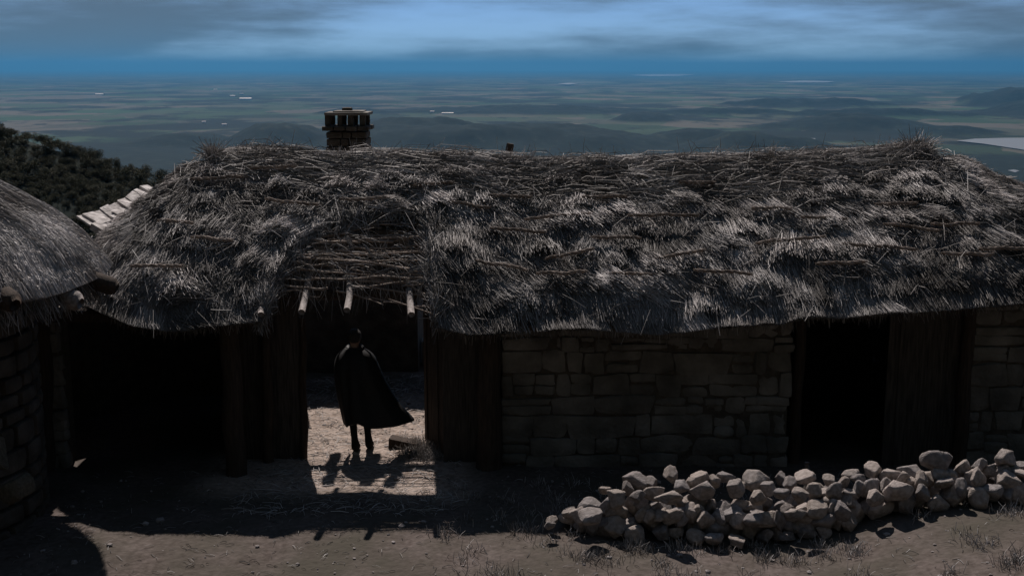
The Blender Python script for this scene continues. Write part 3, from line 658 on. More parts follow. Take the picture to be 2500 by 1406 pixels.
b0 = pp(656, 1150, 15.5); t0 = pp(650, 775, 15.5); post((b0.x, 15.5, -0.1), (t0.x, 15.5, t0.z), 0.07)
b0 = pp(1196, 1150, 15.25); t0 = pp(1194, 790, 15.25); post((b0.x, 15.25, -0.1), (t0.x, 15.25, t0.z), 0.165)
b0 = pp(742, 1110, 15.6); t0 = pp(738, 775, 15.6); post((b0.x, 15.6, -0.1), (t0.x, 15.6, t0.z), 0.05)
xa, xb = pp(590, 1000, 15.55).x, pp(736, 1000, 15.55).x
plankset("plank_partition", xa, xb, -0.05, 2.3, 15.62, 6, 3)
xa, xb = pp(1082, 1000, 15.45).x, pp(1240, 1000, 15.45).x
plankset("plank_partition", xa, xb, -0.05, 2.35, 15.48, 4, 5)
plankset("door", -0.9, -0.02, 0.06, 2.2, 15.6, 6, 6, M_WOOD, R(112), (-0.9, 15.6))
xa, xb = pp(2162, 1000, 15.4).x, pp(2388, 1000, 15.4).x
plankset("plank_wall", xa, xb, -0.1, 2.45, 15.42, 8, 8)
post((3.83, 15.5, -0.1), (3.86, 15.5, 2.4), 0.08)
post((6.02, 15.32, -0.1), (6.03, 15.32, 2.5), 0.09)
beam("lintel", [(-6.3, 15.1, 2.12), (-3.4, 15.1, 2.18)], 0.10)
beam("lintel", [(-3.7, 15.45, 2.33), (-0.1, 15.45, 2.36)], 0.08)
beam("lintel", [(3.5, 15.42, 2.33), (6.3, 15.42, 2.4)], 0.09)
for px, py in [(325, 800), (420, 795), (515, 792), (1130, 806), (1295, 800), (1560, 803), (1770, 792), (1992, 775), (2118, 775), (2196, 772), (2376, 757)]:
    e = at(px, py, 14.72); mb = MB(); mb.tube([e, e + Vector((0.01, 0.4, 0.26)), e + Vector((0.0, 1.0, 0.68))], 0.05, 9, 0.15, px); mb.build("rafter", [M_WOOD], HOUSE, True)
# broken pole and stick showing behind the ridge
a = at(1238, 400, 17.75); b = at(1247, 351, 17.75); mb = MB(); mb.tube([a - Vector((0.1, 0, 0.5)), a, b], [0.07, 0.065, 0.055], 7, 0.2, 3); mb.build("ridge_stake", [M_WOOD], HOUSE)
a = at(1392, 398, 17.5); b = at(1434, 374, 17.5); mb = MB(); mb.tube([a - Vector((0.3, 0, 0.25)), a, b], [0.03, 0.028, 0.015], 6, 0.2, 3); mb.build("ridge_stake", [M_WOOD], HOUSE)

# ================================================================== ROUND HUT ON THE LEFT
HC = (-7.28, 13.5); HR = 2.36
HUT = thing("round_hut", "round stone hut with smooth sunlit conical thatch and log rafter ends sticking out", "hut", (HC[0], HC[1], 0))
def HS(s, r):
    s = np.asarray(s, float); r = np.asarray(r, float); th = s / HR
    x = HC[0] + HR * r * np.cos(th); y = HC[1] + HR * r * np.sin(th)
    z = 4.52 - 1.32 * gfun(r) - 0.22 * np.clip(r - 0.72, 0, 1) ** 2 / 0.09 + 0.05 * fbm((x * 1.2, y * 1.2), 3)
    return np.stack([x, y, z], -1)
def hut_roof():
    out = []
    rows = 9; C = 2 * math.pi * HR
    for k in range(rows):
        rt = 0.2 + 0.84 * k / (rows - 1); m = int(C * rt * 900)
        s = RNG.uniform(-0.62 * math.pi, 0.55 * math.pi, m) * HR; tr = rt + RNG.normal(0, 0.028, m); L = RNG.uniform(0.22, 0.5, m); le = RNG.normal(0.1, 0.22, m) + 0.35 * vn(s * 1.5, np.full(m, k * 2.2))
        Pt, D, T, Nn = frame(HS, s, np.clip(tr, 0.03, 1.05)); Pr = HS(s - np.sin(le) * L / np.clip(tr, 0.3, 1), np.clip(tr - np.cos(le) * L / 2.9, 0.01, 1))
        li = RNG.uniform(0.015, 0.075, m) * (0.5 + 1.0 * np.clip(vn(s * 2.5, np.full(m, k * 5.0)) + 0.4, 0, 1))
        P0 = Pr; P2 = Pt + Nn * li[:, None]; P1 = (P0 + P2) / 2 + Nn * (0.03 + li[:, None] * 0.3)
        out.append((P0, P1, P2, RNG.uniform(0.0026, 0.0045, m), np.clip(RNG.normal(0.68, 0.1, m) + 0.14 * vn(s * 1.1, tr * 8), 0, 1)))
    n = 4500; s = RNG.uniform(-0.62 * math.pi, 0.55 * math.pi, n) * HR; P, D, T, Nn = frame(HS, s, np.full(n, 1.0)); d = D * RNG.uniform(0.2, 1, (n, 1)) + T * RNG.normal(0, 0.35, (n, 1)) + np.array([0, 0, -1]) * RNG.uniform(0.3, 1.0, (n, 1)); d /= np.linalg.norm(d, axis=1, keepdims=True)
    P = P - np.array([0, 0, 1]) * RNG.uniform(0, 0.2, (n, 1)); P2 = P + d * RNG.uniform(0.05, 0.34, (n, 1)); out.append((P, (P + P2) / 2, P2, RNG.uniform(0.003, 0.006, n), np.clip(RNG.normal(0.4, 0.2, n), 0, 1)))
    a = [np.concatenate([o[i] for o in out]) for i in range(5)]; V1, Q1, T1 = strands(*a)
    A, B = np.meshgrid(np.linspace(0, C, 90), np.linspace(0.0, 1.0, 26), indexing='ij'); Pt = HS(A, B); Pt[..., 2] -= 0.06; Pu = HS(A, B); Pu[..., 2] -= 0.24
    I = np.arange(A.size).reshape(A.shape); q = np.stack([I[:-1, :-1], I[:-1, 1:], I[1:, 1:], I[1:, :-1]], -1).reshape(-1, 4); rim = np.stack([I[:-1, -1], I[:-1, -1] + A.size, I[1:, -1] + A.size, I[1:, -1]], -1)
    V2 = np.concatenate([Pt.reshape(-1, 3), Pu.reshape(-1, 3)]); Q2 = np.concatenate([q, q[:, ::-1] + A.size, rim])
    quadmesh("roof", np.concatenate([V1, V2]), np.concatenate([Q1, Q2 + len(V1)]), np.concatenate([T1, np.full(len(V2), 0.2)]), [M_STRAW, M_UNDER], HUT, np.concatenate([np.zeros(len(Q1)), np.ones(len(Q2))]))
hut_roof()
for px, py, Y, r in [(165, 728, 12.95, 0.115), (252, 692, 13.55, 0.105), (14, 728, 12.1, 0.115), (-60, 745, 11.6, 0.1)]:
    e = at(px, py, Y); c = Vector((HC[0], HC[1], 0)); d = Vector((e.x - c.x, e.y - c.y, 0)).normalized(); d.z = -0.33
    e = e + d * 0.16; mb = MB(); mb.tube([e - d * q for q in (0, 0.03, 0.08, 0.3, 0.6, 1.0, 1.6)], [r * 0.55, r * 0.85, r, r * 1.03, r, r, r], 12, 0.1, px); mb.build("rafter", [M_POLE if px == 165 else M_WOOD], HUT, True)
def hut_wall():
    mb = MB(); rnd = random.Random(21); z = -0.1; rw = 1.5
    while z < 2.45:
        h = rnd.uniform(0.16, 0.3); a = -1.9 + rnd.uniform(0, 0.1)
        while a < 0.9:
            wd = rnd.uniform(0.22, 0.55); am = a + wd / 2 / rw; m2 = MB(); m2.rstone((0, 0, 0), (wd - 0.02, 0.25, h - 0.02), 0.05, 0.02, rnd.uniform(0, 90)); v = m2.v[0]
            ca, sa = math.cos(am + math.pi / 2), math.sin(am + math.pi / 2); v = np.stack([v[:, 0] * ca - v[:, 1] * sa + HC[0] + rw * math.cos(am), v[:, 0] * sa + v[:, 1] * ca + HC[1] + rw * math.sin(am), v[:, 2] + z + h / 2], 1)
            mb.add(v, m2.f); a += wd / rw
        z += h
    o = mb.build("wall", [M_SHADE_STONE], HUT, True)
    m2 = MB(); m2.tube([(HC[0], HC[1], -0.2), (HC[0], HC[1], 2.75)], 1.52, 40); m2.build("wall_core", [M_MORTAR], o)
hut_wall()

# ================================================================== REAR STONE HOUSE WITH CHIMNEY, AND SLAB-ROOFED SHED
RH = thing("stone_house", "low stone house behind the thatched one with a tapering pierced stone chimney", "house", (-4, 22, 0))
mb = MB(); mb.box((-3.43, 22.2, 1.25), (3.55, 3.7, 2.9)); mb.build("wall", [M_SHADE_STONE], RH)
mb = MB(); mb.add([(-5.3, 20.22, 2.72), (-1.5, 20.22, 2.72), (-1.5, 24.3, 2.9), (-5.3, 24.3, 2.9), (-5.3, 20.22, 2.84), (-1.5, 20.22, 2.84), (-1.5, 24.3, 3.02), (-5.3, 24.3, 3.02)], [(0, 3, 2, 1), (4, 5, 6, 7), (0, 1, 5, 4), (1, 2, 6, 5), (2, 3, 7, 6), (3, 0, 4, 7)]); mb.build("roof", [M_SLAB], RH)
mb = MB(); mb.box((-0.75, 20.95, 0.2), (1.75, 0.35, 0.5)); mb.build("low_wall", [M_STONE], RH)
def chimney():
    Y = 21.5; c = at(851, 310, Y).x; zf = lambda py: at(851, py, Y).z; mpx = Y * 1.0 / F * 1.01; y0 = Y
    mb = MB(); z = 2.7; zt = zf(318); rnd = random.Random(3)
    while z < zt - 0.02:
        h = min(rnd.uniform(0.09, 0.16), zt - z); f = (z - 2.7) / (zt - 2.7); hw = (55 - 8 * f) * mpx
        for fy in (-1, 1):
            x = -hw
            while x < hw - 0.03:
                wd = min(rnd.uniform(0.12, 0.3), hw - x); 
                if hw - x - wd < 0.06: wd = hw - x
                mb.rstone((c + x + wd / 2, y0 + fy * hw * 0.72, z + h / 2), (wd - 0.008, hw * 0.56, h - 0.006), 0.02, 0.012, rnd.uniform(0, 50), 4); x += wd
        for fx in (-1, 1): mb.rstone((c + fx * (hw - 0.06), y0, z + h / 2), (0.12, hw * 0.9, h - 0.006), 0.02, 0.012, rnd.uniform(0, 50), 4)
        mb.box((c, y0, z + h / 2), (hw * 1.7, hw * 1.7, h))
        z += h
    o = mb.build("chimney", [M_SHADE_STONE], RH, True)
    def sub(name, mb2, m=M_SHADE_STONE, sm=True): mb2.build(name, [m], o, sm)
    m2 = MB(); w_ = 112 * mpx
    for i in range(4): m2.rstone((c - w_ / 2 + w_ * (i + 0.5) / 4, y0 - w_ * 0.28, zf(312) + 0.005 * (i % 2)), (w_ / 4 - 0.01, w_ * 0.5, 0.085), 0.02, 0.012, i, 4); m2.rstone((c - w_ / 2 + w_ * (i + 0.5) / 4, y0 + w_ * 0.28, zf(312)), (w_ / 4 - 0.01, w_ * 0.5, 0.085), 0.02, 0.012, i + 9, 4)
    sub("ledge", m2)
    za, zb = zf(306), zf(281); W = 92 * mpx
    for k, px in enumerate((807, 836, 862, 890)):
        for fy in (-0.42, 0.42):
            m2 = MB(); m2.rstone((c + (px - 851) * mpx, y0 + fy * W, (za + zb) / 2), ((13, 12, 15, 15)[k] * mpx, W * 0.16, zb - za + 0.02), 0.02, 0.01, k + fy, 4); sub("vent_pier", m2)
    m2 = MB(); m2.rstone((c + 0.01, y0, zf(277)), (103 * mpx, 103 * mpx, 0.06), 0.015, 0.015, 5, 6); m2.rstone((c + 0.03, y0, zf(273)), (72 * mpx, 80 * mpx, 0.05), 0.015, 0.015, 8, 6); sub("cap_slab", m2, M_STONE)
    m2 = MB(); m2.rstone((c - 0.02, y0, zf(268)), (24 * mpx, 24 * mpx, 0.075), 0.02, 0.012, 2, 4); sub("cap_stone", m2)
chimney()
SHED = thing("stone_shed", "pale sunlit stone slab roof of a small shed between the hut and the thatched house", "shed", (-7.6, 23, 0))
A = at(192, 545, 22.0); B = at(356, 468, 24.6); dn = Vector((1.6, -0.9, -0.75)); A = A + dn * 0.12 - Vector((0, 0, 0.08)); B = B + dn * 0.12 - Vector((0, 0, 0.08))
def slab_roof():
    mb = MB(); rnd = random.Random(8); dirv = (B - A); n = 12; m = 6; dd = dirv.normalized()
    nrm = dn.cross(dirv).normalized(); nrm = nrm if nrm.z > 0 else -nrm
    for j in range(m):
        for i in range(n):
            p = A + dirv * ((i + rnd.uniform(0.2, 0.8)) / n) + dn * (j / m) + nrm * (0.03 * (m - j) * 0.6 + rnd.uniform(0, 0.07)); a, b = dd * (rnd.uniform(0.1, 0.2)), dn.normalized() * rnd.uniform(0.18, 0.28)
            q = [p - a - b, p + a - b, p + a + b, p - a + b]; q = [v + Vector((rnd.uniform(-.06, .06), rnd.uniform(-.06, .06), rnd.uniform(-.04, .04))) for v in q]; hh = rnd.uniform(0.03, 0.13); t = [v + nrm * hh for v in q]
            mb.add([tuple(v) for v in q + t], [(0, 3, 2, 1), (4, 5, 6, 7), (0, 1, 5, 4), (1, 2, 6, 5), (2, 3, 7, 6), (3, 0, 4, 7)])
    mb.build("roof", [M_SLAB], SHED)
    c = (A + B) / 2 + dn * 0.5; mb = MB(); ang = math.atan2(dirv.y, dirv.x)
    mb.box((c.x + 0.05, c.y, 0.55), (dirv.xy.length * 0.95, 1.3, 2.6), ang); mb.build("wall", [M_STONE], SHED)
slab_roof()

# ================================================================== PERSON
def skin_body(name, nodes, edges, m, parent, levels=2):
    me = bpy.data.meshes.new(name); me.from_pydata([q[0] for q in nodes], edges, []); o = bpy.data.objects.new(name, me); COL.objects.link(o)
    md = o.modifiers.new("s", 'SKIN'); md.use_smooth_shade = True
    for v, q in zip(me.skin_vertices[0].data, nodes): v.radius = q[1] if isinstance(q[1], tuple) else (q[1], q[1])
    me.skin_vertices[0].data[0].use_root = True
    sm = o.modifiers.new("u", 'SUBSURF'); sm.levels = levels; sm.render_levels = levels
    dg = bpy.context.evaluated_depsgraph_get(); m2 = bpy.data.meshes.new_from_object(o.evaluated_get(dg)); bpy.data.objects.remove(o)
    m2.name = name; m2.materials.clear(); q = link(name, m2, parent, [m]); q.matrix_parent_inverse = Matrix.Identity(4); return q
PF = on(885, 1099, 0.0)
PER = thing("person", "person seen from behind in a long black cape walking through the gateway", "person", (PF.x, PF.y, gz(PF.x, PF.y) - 0.03))
U = 0.00577   # metres per photo pixel at the person
def person():
    H = []
    def nd(p, r): H.append((p, r)); return len(H) - 1
    E = []
    def ch(ids): 
        for a, b in zip(ids[:-1], ids[1:]): E.append((a, b))
    cx = -0.075
    pel = nd((cx, 0, 0.93), (0.15, 0.12)); wa = nd((cx, 0, 1.1), (0.14, 0.11)); chs = nd((cx, 0.0, 1.32), (0.17, 0.12)); nk0 = nd((cx, 0.0, 1.47), (0.075, 0.07)); nk1 = nd((cx, 0.015, 1.53), 0.055)
    hd0 = nd((cx, 0.03, 1.59), (0.072, 0.08)); hd1 = nd((cx, 0.03, 1.66), (0.078, 0.092)); hd2 = nd((cx, 0.02, 1.72), (0.062, 0.075))
    ch([pel, wa, chs, nk0, nk1, hd0, hd1, hd2])
    nose = nd((cx, 0.145, 1.635), (0.014, 0.012)); E.append((hd1, nose))
    for sgn in (-1, 1):
        ea = nd((cx + sgn * 0.082, 0.02, 1.64), (0.012, 0.02)); E.append((hd1, ea))
    # legs: left one planted, right one stepping
    for (x0, x1, yk, yf, lift) in ((-0.09, -0.075, 0.02, -0.02, 0.0), (0.09, 0.105, 0.10, 0.06, 0.015)):
        hp_ = nd((cx + x0, 0, 0.86), 0.10); kn = nd((x1 - 0.01 + cx * 0.6, yk, 0.49 + lift), 0.062); an = nd((x1 + cx * 0.3, yf, 0.11 + lift), 0.045); toe = nd((x1 + cx * 0.3 + 0.02, yf + 0.15, 0.05 + lift * 0.4), (0.058, 0.05)); hl = nd((x1 + cx * 0.3, yf - 0.06, 0.05 + lift), (0.052, 0.05))
        ch([pel, hp_, kn, an, toe]); E.append((an, hl))
    for sgn in (-1, 1):
        sh = nd((cx + sgn * 0.185, 0, 1.40), 0.07); el = nd((cx + sgn * 0.23, -0.02, 1.13), 0.048); wr = nd((cx + sgn * 0.15, 0.17, 1.02), 0.03); pm = nd((cx + sgn * 0.11, 0.22, 1.02), (0.04, 0.02)); ch([chs, sh, el, wr, pm])
        for k, l in enumerate((0.07, 0.085, 0.08, 0.062)):
            b = nd((cx + sgn * (0.09), 0.25, 1.05 - k * 0.021), 0.009); t1 = nd((cx + sgn * (0.09 - l * 0.55), 0.262, 1.05 - k * 0.021), 0.0085); t2 = nd((cx + sgn * (0.09 - l), 0.245, 1.05 - k * 0.021), 0.0075); ch([pm, b, t1, t2])
        t1 = nd((cx + sgn * 0.115, 0.2, 1.06), 0.011); t2 = nd((cx + sgn * 0.085, 0.23, 1.085), 0.009); ch([wr, t1, t2])
    body = skin_body("body", H, E, M_TROUSER, PER)
    body.data.materials.append(M_SKIN)
    for p in body.data.polygons:
        c = p.center
        if c.z > 1.5 or (c.y > 0.19 and 0.9 < c.z < 1.15): p.material_index = 1
    # eyes and mouth as face detail on the head, facing away from the camera
    mb = MB()
    for sgn in (-1, 1): mb.rstone((cx + sgn * 0.033, 0.118, 1.655), (0.026, 0.014, 0.014), 0.006, 0, 1, 4)
    mb.rstone((cx, 0.122, 1.585), (0.05, 0.014, 0.012), 0.005, 0, 2, 4)
    o = mb.build("face", [M_HAIR], PER, True); o.matrix_parent_inverse = Matrix.Identity(4)
    # hair
    bm = bmesh.new(); bmesh.ops.create_icosphere(bm, subdivisions=4, radius=1.0)
    for v in bm.verts:
        c = v.co; k = 1 + 0.05 * float(fbm((c.x * 7, c.y * 7, c.z * 3), 3))
        v.co = Vector((cx + c.x * 0.098 * k, 0.012 + c.y * 0.113 * k, 1.675 + c.z * 0.105 * k))
    bmesh.ops.delete(bm, geom=[v for v in bm.verts if (v.co.y > 0.075 and v.co.z < 1.70) or v.co.z < 1.56], context='VERTS')
    me = bpy.data.meshes.new("hair"); bm.to_mesh(me); bm.free(); me.polygons.foreach_set("use_smooth", [True] * len(me.polygons)); o = link("hair", me, PER, [M_HAIR]); o.matrix_parent_inverse = Matrix.Identity(4)
    # cape: a sheet hung from the shoulders, swinging out to the right
    prof = [(836, -20, 22), (842, -26, 30), (850, -38, 44), (862, -47, 54), (880, -52, 60), (900, -53, 67), (925, -51, 78), (950, -48, 90), (980, -42, 106), (1005, -37, 124), (1025, -33, 138), (1040, -30, 146)]
    nu = 72; V = []; nz = len(prof); zfeet = 1094
    for i, (py, l, r) in enumerate(prof):
        t = i / (nz - 1); z = (zfeet - py) * U * 1.02 + 0.13 * t * t
        l *= U * 0.9; r *= U; off = -0.10     # neck axis left of the feet
        for k in range(nu):
            a = math.pi * (-0.22 + 1.44 * k / (nu - 1))      # right front, round the back, left front
            ca, sa = math.cos(a), math.sin(a); q = r if ca > 0 else -l
            fold = 1 + (0.03 + 0.10 * t) * math.sin(a * 9 + 1.5 * t) * min(1, 2 * t) * (1 - abs(ca) ** 4)
            dep = (0.12 + 0.10 * min(1, t * 2.5) + 0.10 * t)
            x = off + q * ca * 1.0; y = -sa * dep * fold + 0.02
            zz = z
            if t > 0.6:
                hem = 0.07 * max(0, math.cos((x - 0.02) / 0.28)) - 0.05 * max(0, (x - 0.18)) 
                zz = z + (t - 0.6) / 0.4 * (0.07 * math.exp(-((x + 0.02) / 0.10) ** 2) + 0.10 * max(0, x - 0.5) - 0.03 * math.exp(-((x - 0.28) / 0.16) ** 2))
            V.append((x, y, zz))
    Fc = [(i * nu + k, i * nu + k + 1, (i + 1) * nu + k + 1, (i + 1) * nu + k) for i in range(nz - 1) for k in range(nu - 1)]
    me = bpy.data.meshes.new("cape"); me.from_pydata(V, [], Fc); me.polygons.foreach_set("use_smooth", [True] * len(me.polygons)); me.update()
    o = link("cape", me, PER, [M_CAPE]); o.matrix_parent_inverse = Matrix.Identity(4)
    so = o.modifiers.new("thick", 'SOLIDIFY'); so.thickness = 0.012; ss = o.modifiers.new("sub", 'SUBSURF'); ss.levels = 1; ss.render_levels = 1
    # collar
    mb = MB(); ring = [(cx + 0.095 * math.cos(t), 0.01 + 0.085 * math.sin(t), 1.50 + 0.02 * math.sin(t)) for t in np.linspace(0, 2 * math.pi, 25)]
    mb.tube(ring, 0.042, 8); o = mb.build("collar", [M_CAPE], PER, True); o.matrix_parent_inverse = Matrix.Identity(4)
person()

# ================================================================== RUBBLE WALL
def stone_mesh(seed, sub=3, flat=1.0):
    rnd = np.random.default_rng(seed); bm = bmesh.new(); bmesh.ops.create_icosphere(bm, subdivisions=sub, radius=1)
    V = np.array([v.co[:] for v in bm.verts]); n = 12; Nn = rnd.normal(size=(n, 3)); Nn /= np.linalg.norm(Nn, axis=1, keepdims=True); dd = rnd.uniform(0.55, 0.85, n)
    dots = V @ Nn.T; q = np.where(dots > 0.05, dd / np.maximum(dots, 0.05), 9); k = 90
    r = -np.log(np.exp(-k * np.minimum(q, 2)).sum(1) + np.exp(-k * 1.2)) / k
    r = r * (1 + 0.055 * fbm((V[:, 0] * 3.5 + seed, V[:, 1] * 2.5, V[:, 2] * 2.5), 4)) ; V = V * r[:, None]
    for v, c in zip(bm.verts, V): v.co = c
    me = bpy.data.meshes.new("stone"); bm.to_mesh(me); bm.free(); me.polygons.foreach_set("use_smooth", [True] * len(me.polygons)); me.materials.append(M_RUBBLE); return me
SM = [stone_mesh(100 + i, 4) for i in range(14)]
GEN = "smaller rough grey-brown stone packed among the larger ones in the low rubble wall"
def stone(px, py, wpx, hpx, Y=None, label=None, z=None, tilt=None, i=[0]):
    i[0] += 1; k = i[0]; rnd = random.Random(k * 13 + 5); Y = Y - 0.5 if px > 200 else Y
    p = at(px, py, Y)
    if 200 < px < 1520: p.z = min(p.z, gz(p.x, p.y) + 0.13 + 0.12 * rnd.random() + max(0, (px - 1400) / 400))
    sx = wpx / 2 / F * Y * 0.83; sz = hpx / 2 / F * Y * 0.93
    o = bpy.data.objects.new("stone", SM[k % len(SM)]); COL.objects.link(o); o.location = p
    o.scale = (sx * 1.08, (sx + sz) / 2 * 1.05, sz * 1.08); o.rotation_euler = (rnd.uniform(-0.25, 0.25), tilt if tilt is not None else rnd.uniform(-0.3, 0.3), rnd.uniform(-0.5, 0.5))
    tag(o, label or GEN, "stone", "stones of the low rubble wall"); return o
BIG = [(1548, 1168, 98, 42, 13.75, "flat pointed slab at the crest of the rubble wall's left half"), (1640, 1160, 50, 52, 13.7, "small upright pointed stone between the flat slab and the grey stone"), (1712, 1168, 62, 44, 13.75, "bluish grey stone standing on the rubble crest under the stone wall"),
       (1853, 1170, 78, 60, 13.7, "big blocky stone with flat top near the middle of the rubble wall"), (2073, 1158, 50, 40, 13.7, "round-topped small stone left of the tall rounded stone"), (2132, 1148, 58, 52, 13.7, "tall rounded grey stone midway along the right half of the rubble"),
       (2290, 1128, 90, 56, 13.6, "large double-humped grey stone below the plank wall"), (2395, 1135, 52, 44, 13.6, "smooth oval pale stone left of the tallest pyramid stone"), (2452, 1118, 62, 62, 13.6, "tallest pyramid-shaped stone at the right end of the rubble crest"),
       (2192, 1198, 74, 68, 13.25, "large slanting wedge-shaped stone in the front of the rubble"), (1502, 1196, 58, 52, 13.45, "squarish pink-grey stone below the flat pointed slab"), (1440, 1215, 84, 44, 13.2, "low flat stone at the left foot of the rubble wall"),
       (1722, 1198, 90, 58, 13.45, "broad jagged stone under the bluish grey one"), (2385, 1166, 48, 60, 13.4, "upright blocky stone under the smooth oval pale stone"), (2455, 1172, 84, 58, 13.4, "dark-fronted broad stone under the pyramid stone at the right edge")]
for q in BIG: stone(*q[:5], label=q[5])
rest = [(1350, 1213, 44, 26, 13.5), (1395, 1200, 46, 34, 13.6), (1440, 1183, 46, 40, 13.7), (1475, 1178, 36, 30, 13.75), (1590, 1178, 48, 36, 13.7), (1600, 1206, 60, 44, 13.4), (1560, 1210, 50, 40, 13.4), (1660, 1188, 56, 50, 13.55), (1770, 1165, 52, 36, 13.75), (1790, 1190, 60, 48, 13.5),
        (1745, 1175, 40, 34, 13.65), (1640, 1215, 90, 40, 13.2), (1850, 1212, 56, 40, 13.25), (1905, 1165, 44, 36, 13.75), (1930, 1180, 54, 40, 13.6), (1970, 1165, 74, 34, 13.7), (1990, 1192, 52, 44, 13.45), (1905, 1205, 46, 42, 13.3), (2025, 1172, 44, 40, 13.6), (2040, 1200, 50, 48, 13.4),
        (2100, 1190, 56, 50, 13.45), (2095, 1168, 44, 36, 13.6), (2175, 1160, 60, 40, 13.6), (2215, 1150, 66, 40, 13.65), (2245, 1178, 44, 56, 13.4), (2205, 1172, 50, 44, 13.5), (2135, 1212, 60, 44, 13.2), (2250, 1200, 52, 46, 13.25), (2320, 1165, 50, 42, 13.5), (2355, 1140, 44, 46, 13.6),
        (2350, 1185, 36, 54, 13.3), (2300, 1180, 60, 36, 13.4), (2495, 1140, 48, 40, 13.6), (2420, 1150, 40, 36, 13.55), (2500, 1172, 50, 44, 13.45), (1825, 1180, 40, 34, 13.7), (1690, 1178, 40, 40, 13.68), (1870, 1190, 50, 40, 13.5), (1950, 1208, 56, 38, 13.2), (2060, 1178, 40, 36, 13.55),
        (1340, 1222, 36, 22, 13.3), (1530, 1190, 40, 40, 13.6), (2530, 1150, 60, 56, 13.5)]
for q in rest: stone(*q)
def base_row(n, px0, px1, Y, seed, w, h, lift=0.0):   # the lower courses that carry the crest, resting on the earth
    rnd = random.Random(seed)
    for k in range(n):
        px = px0 + (px1 - px0) * (k + rnd.uniform(0.2, 0.8)) / n; y = Y - 0.5 + rnd.uniform(-0.12, 0.12); x = (px - 1250) / F * y * 1.06
        hh = rnd.uniform(*h); z = gz(x, y) + hh * 0.36 + lift; qx, qy = proj(np.array([x, y, z])); stone(float(qx), float(qy), rnd.uniform(*w), hh * F / y * 0.9, y + 0.5)
base_row(10, 1640, 2080, 13.2, 1, (44, 70), (0.16, 0.24)); base_row(38, 1400, 2520, 13.38, 2, (56, 84), (0.24, 0.34)); base_row(30, 1380, 2540, 13.68, 3, (56, 80), (0.26, 0.34))
base_row(38, 1400, 2530, 13.55, 4, (50, 74), (0.2, 0.3), 0.2); base_row(24, 1560, 2080, 13.3, 6, (50, 70), (0.2, 0.28), 0.18)
# ---- two pale stones at the foot of the round hut
o = stone(38, 1196, 96, 90, 12.2); o.data = o.data.copy(); o.data.materials[0] = M_BOULDER; tag(o, "pale leaning boulder at the foot of the round hut", "stone"); del o["group"]
o = stone(-6, 1090, 40, 110, 12.3); o.data = o.data.copy(); o.data.materials[0] = M_BOULDER; tag(o, "mossy yellowish stone at the left edge above the pale boulder", "stone"); del o["group"]
# ---- stake behind the rubble, plank on the path
e = at(1970, 1128, 14.0); mb = MB(); mb.tube([(0, 0, -0.1), (0.005, 0, 0.4), (0, 0, e.z - gz(e.x, 14.0))], 0.028, 8, 0.15, 2); o = mb.build("stake", [M_POLE], None, True); o.location = (e.x, 14.0, gz(e.x, 14.0)); tag(o, "short grey wooden stake standing behind the rubble wall", "stake")
p = on(985, 1086, 0.0); mb = MB(); mb.add([(-0.2, -0.18, -0.02), (0.22, -0.1, -0.02), (0.26, 0.14, -0.02), (-0.18, 0.12, -0.02), (-0.19, -0.16, 0.16), (0.2, -0.09, 0.05), (0.24, 0.13, 0.04), (-0.17, 0.11, 0.14)], [(0, 3, 2, 1), (4, 5, 6, 7), (0, 1, 5, 4), (1, 2, 6, 5), (2, 3, 7, 6), (3, 0, 4, 7)])
o = mb.build("wedge_block", [M_WOOD]); o.location = (p.x, p.y, gz(p.x, p.y)); tag(o, "dark wedge-shaped block of wood lying on the sunlit path beside the person's feet", "wood block")
# ---- straw litter on the trodden earth
def litter():
    n = 4600; h = 2900; x = np.concatenate([RNG.uniform(-3.4, -0.7, h), RNG.uniform(-5.5, 7.0, n - h)]); y = np.concatenate([RNG.uniform(13.5, 20, h), RNG.uniform(10.5, 15.2, n - h)]); z = terrain(x, y)[0]
    a = RNG.uniform(0, 6.28, n); L = np.where(np.arange(n) < h, RNG.uniform(0.05, 0.26, n), RNG.uniform(0.03, 0.14, n)); P = np.stack([x, y, z + 0.006], 1); d = np.stack([np.cos(a), np.sin(a), RNG.uniform(-0.02, 0.16, n)], 1); P2 = P + d * L[:, None]; P1 = (P + P2) / 2 + np.array([0, 0, 0.012])
    V, Q, T = strands(P, P1, P2, RNG.uniform(0.002, 0.0042, n), np.clip(RNG.normal(0.65, 0.2, n) - 0.3 * (np.arange(n) >= h), 0, 1)); o = quadmesh("straw_litter", V, Q, T, [M_STRAW]); tag(o, "dry straw scattered over the trodden earth", "straw", None, "stuff")
    n = 9000; cxy = np.stack([RNG.uniform(-1, 8, 260), RNG.uniform(10.6, 14.6, 260)], 1); cxy[:60] = np.stack([RNG.uniform(-1.5, -0.9, 60), RNG.uniform(15.6, 16.4, 60)], 1); k = RNG.integers(0, 260, n); x = cxy[k, 0] + RNG.normal(0, 0.07, n); y = cxy[k, 1] + RNG.normal(0, 0.07, n)
    P = np.stack([x, y, terrain(x, y)[0] - 0.01], 1); d = np.stack([RNG.normal(0, 0.35, n), RNG.normal(0, 0.35, n), RNG.uniform(0.5, 1, n)], 1); L = RNG.uniform(0.04, 0.16, (n, 1)); P2 = P + d * L; P1 = (P + P2) / 2 + np.array([0, 0, 0.01])
    V, Q, T = strands(P, P1, P2, RNG.uniform(0.002, 0.004, n), np.clip(RNG.normal(0.5, 0.2, n), 0, 1)); o = quadmesh("dry_grass", V, Q, T, [M_STRAW]); tag(o, "dry grass tufts on the stony bank", "grass", None, "stuff")
litter()
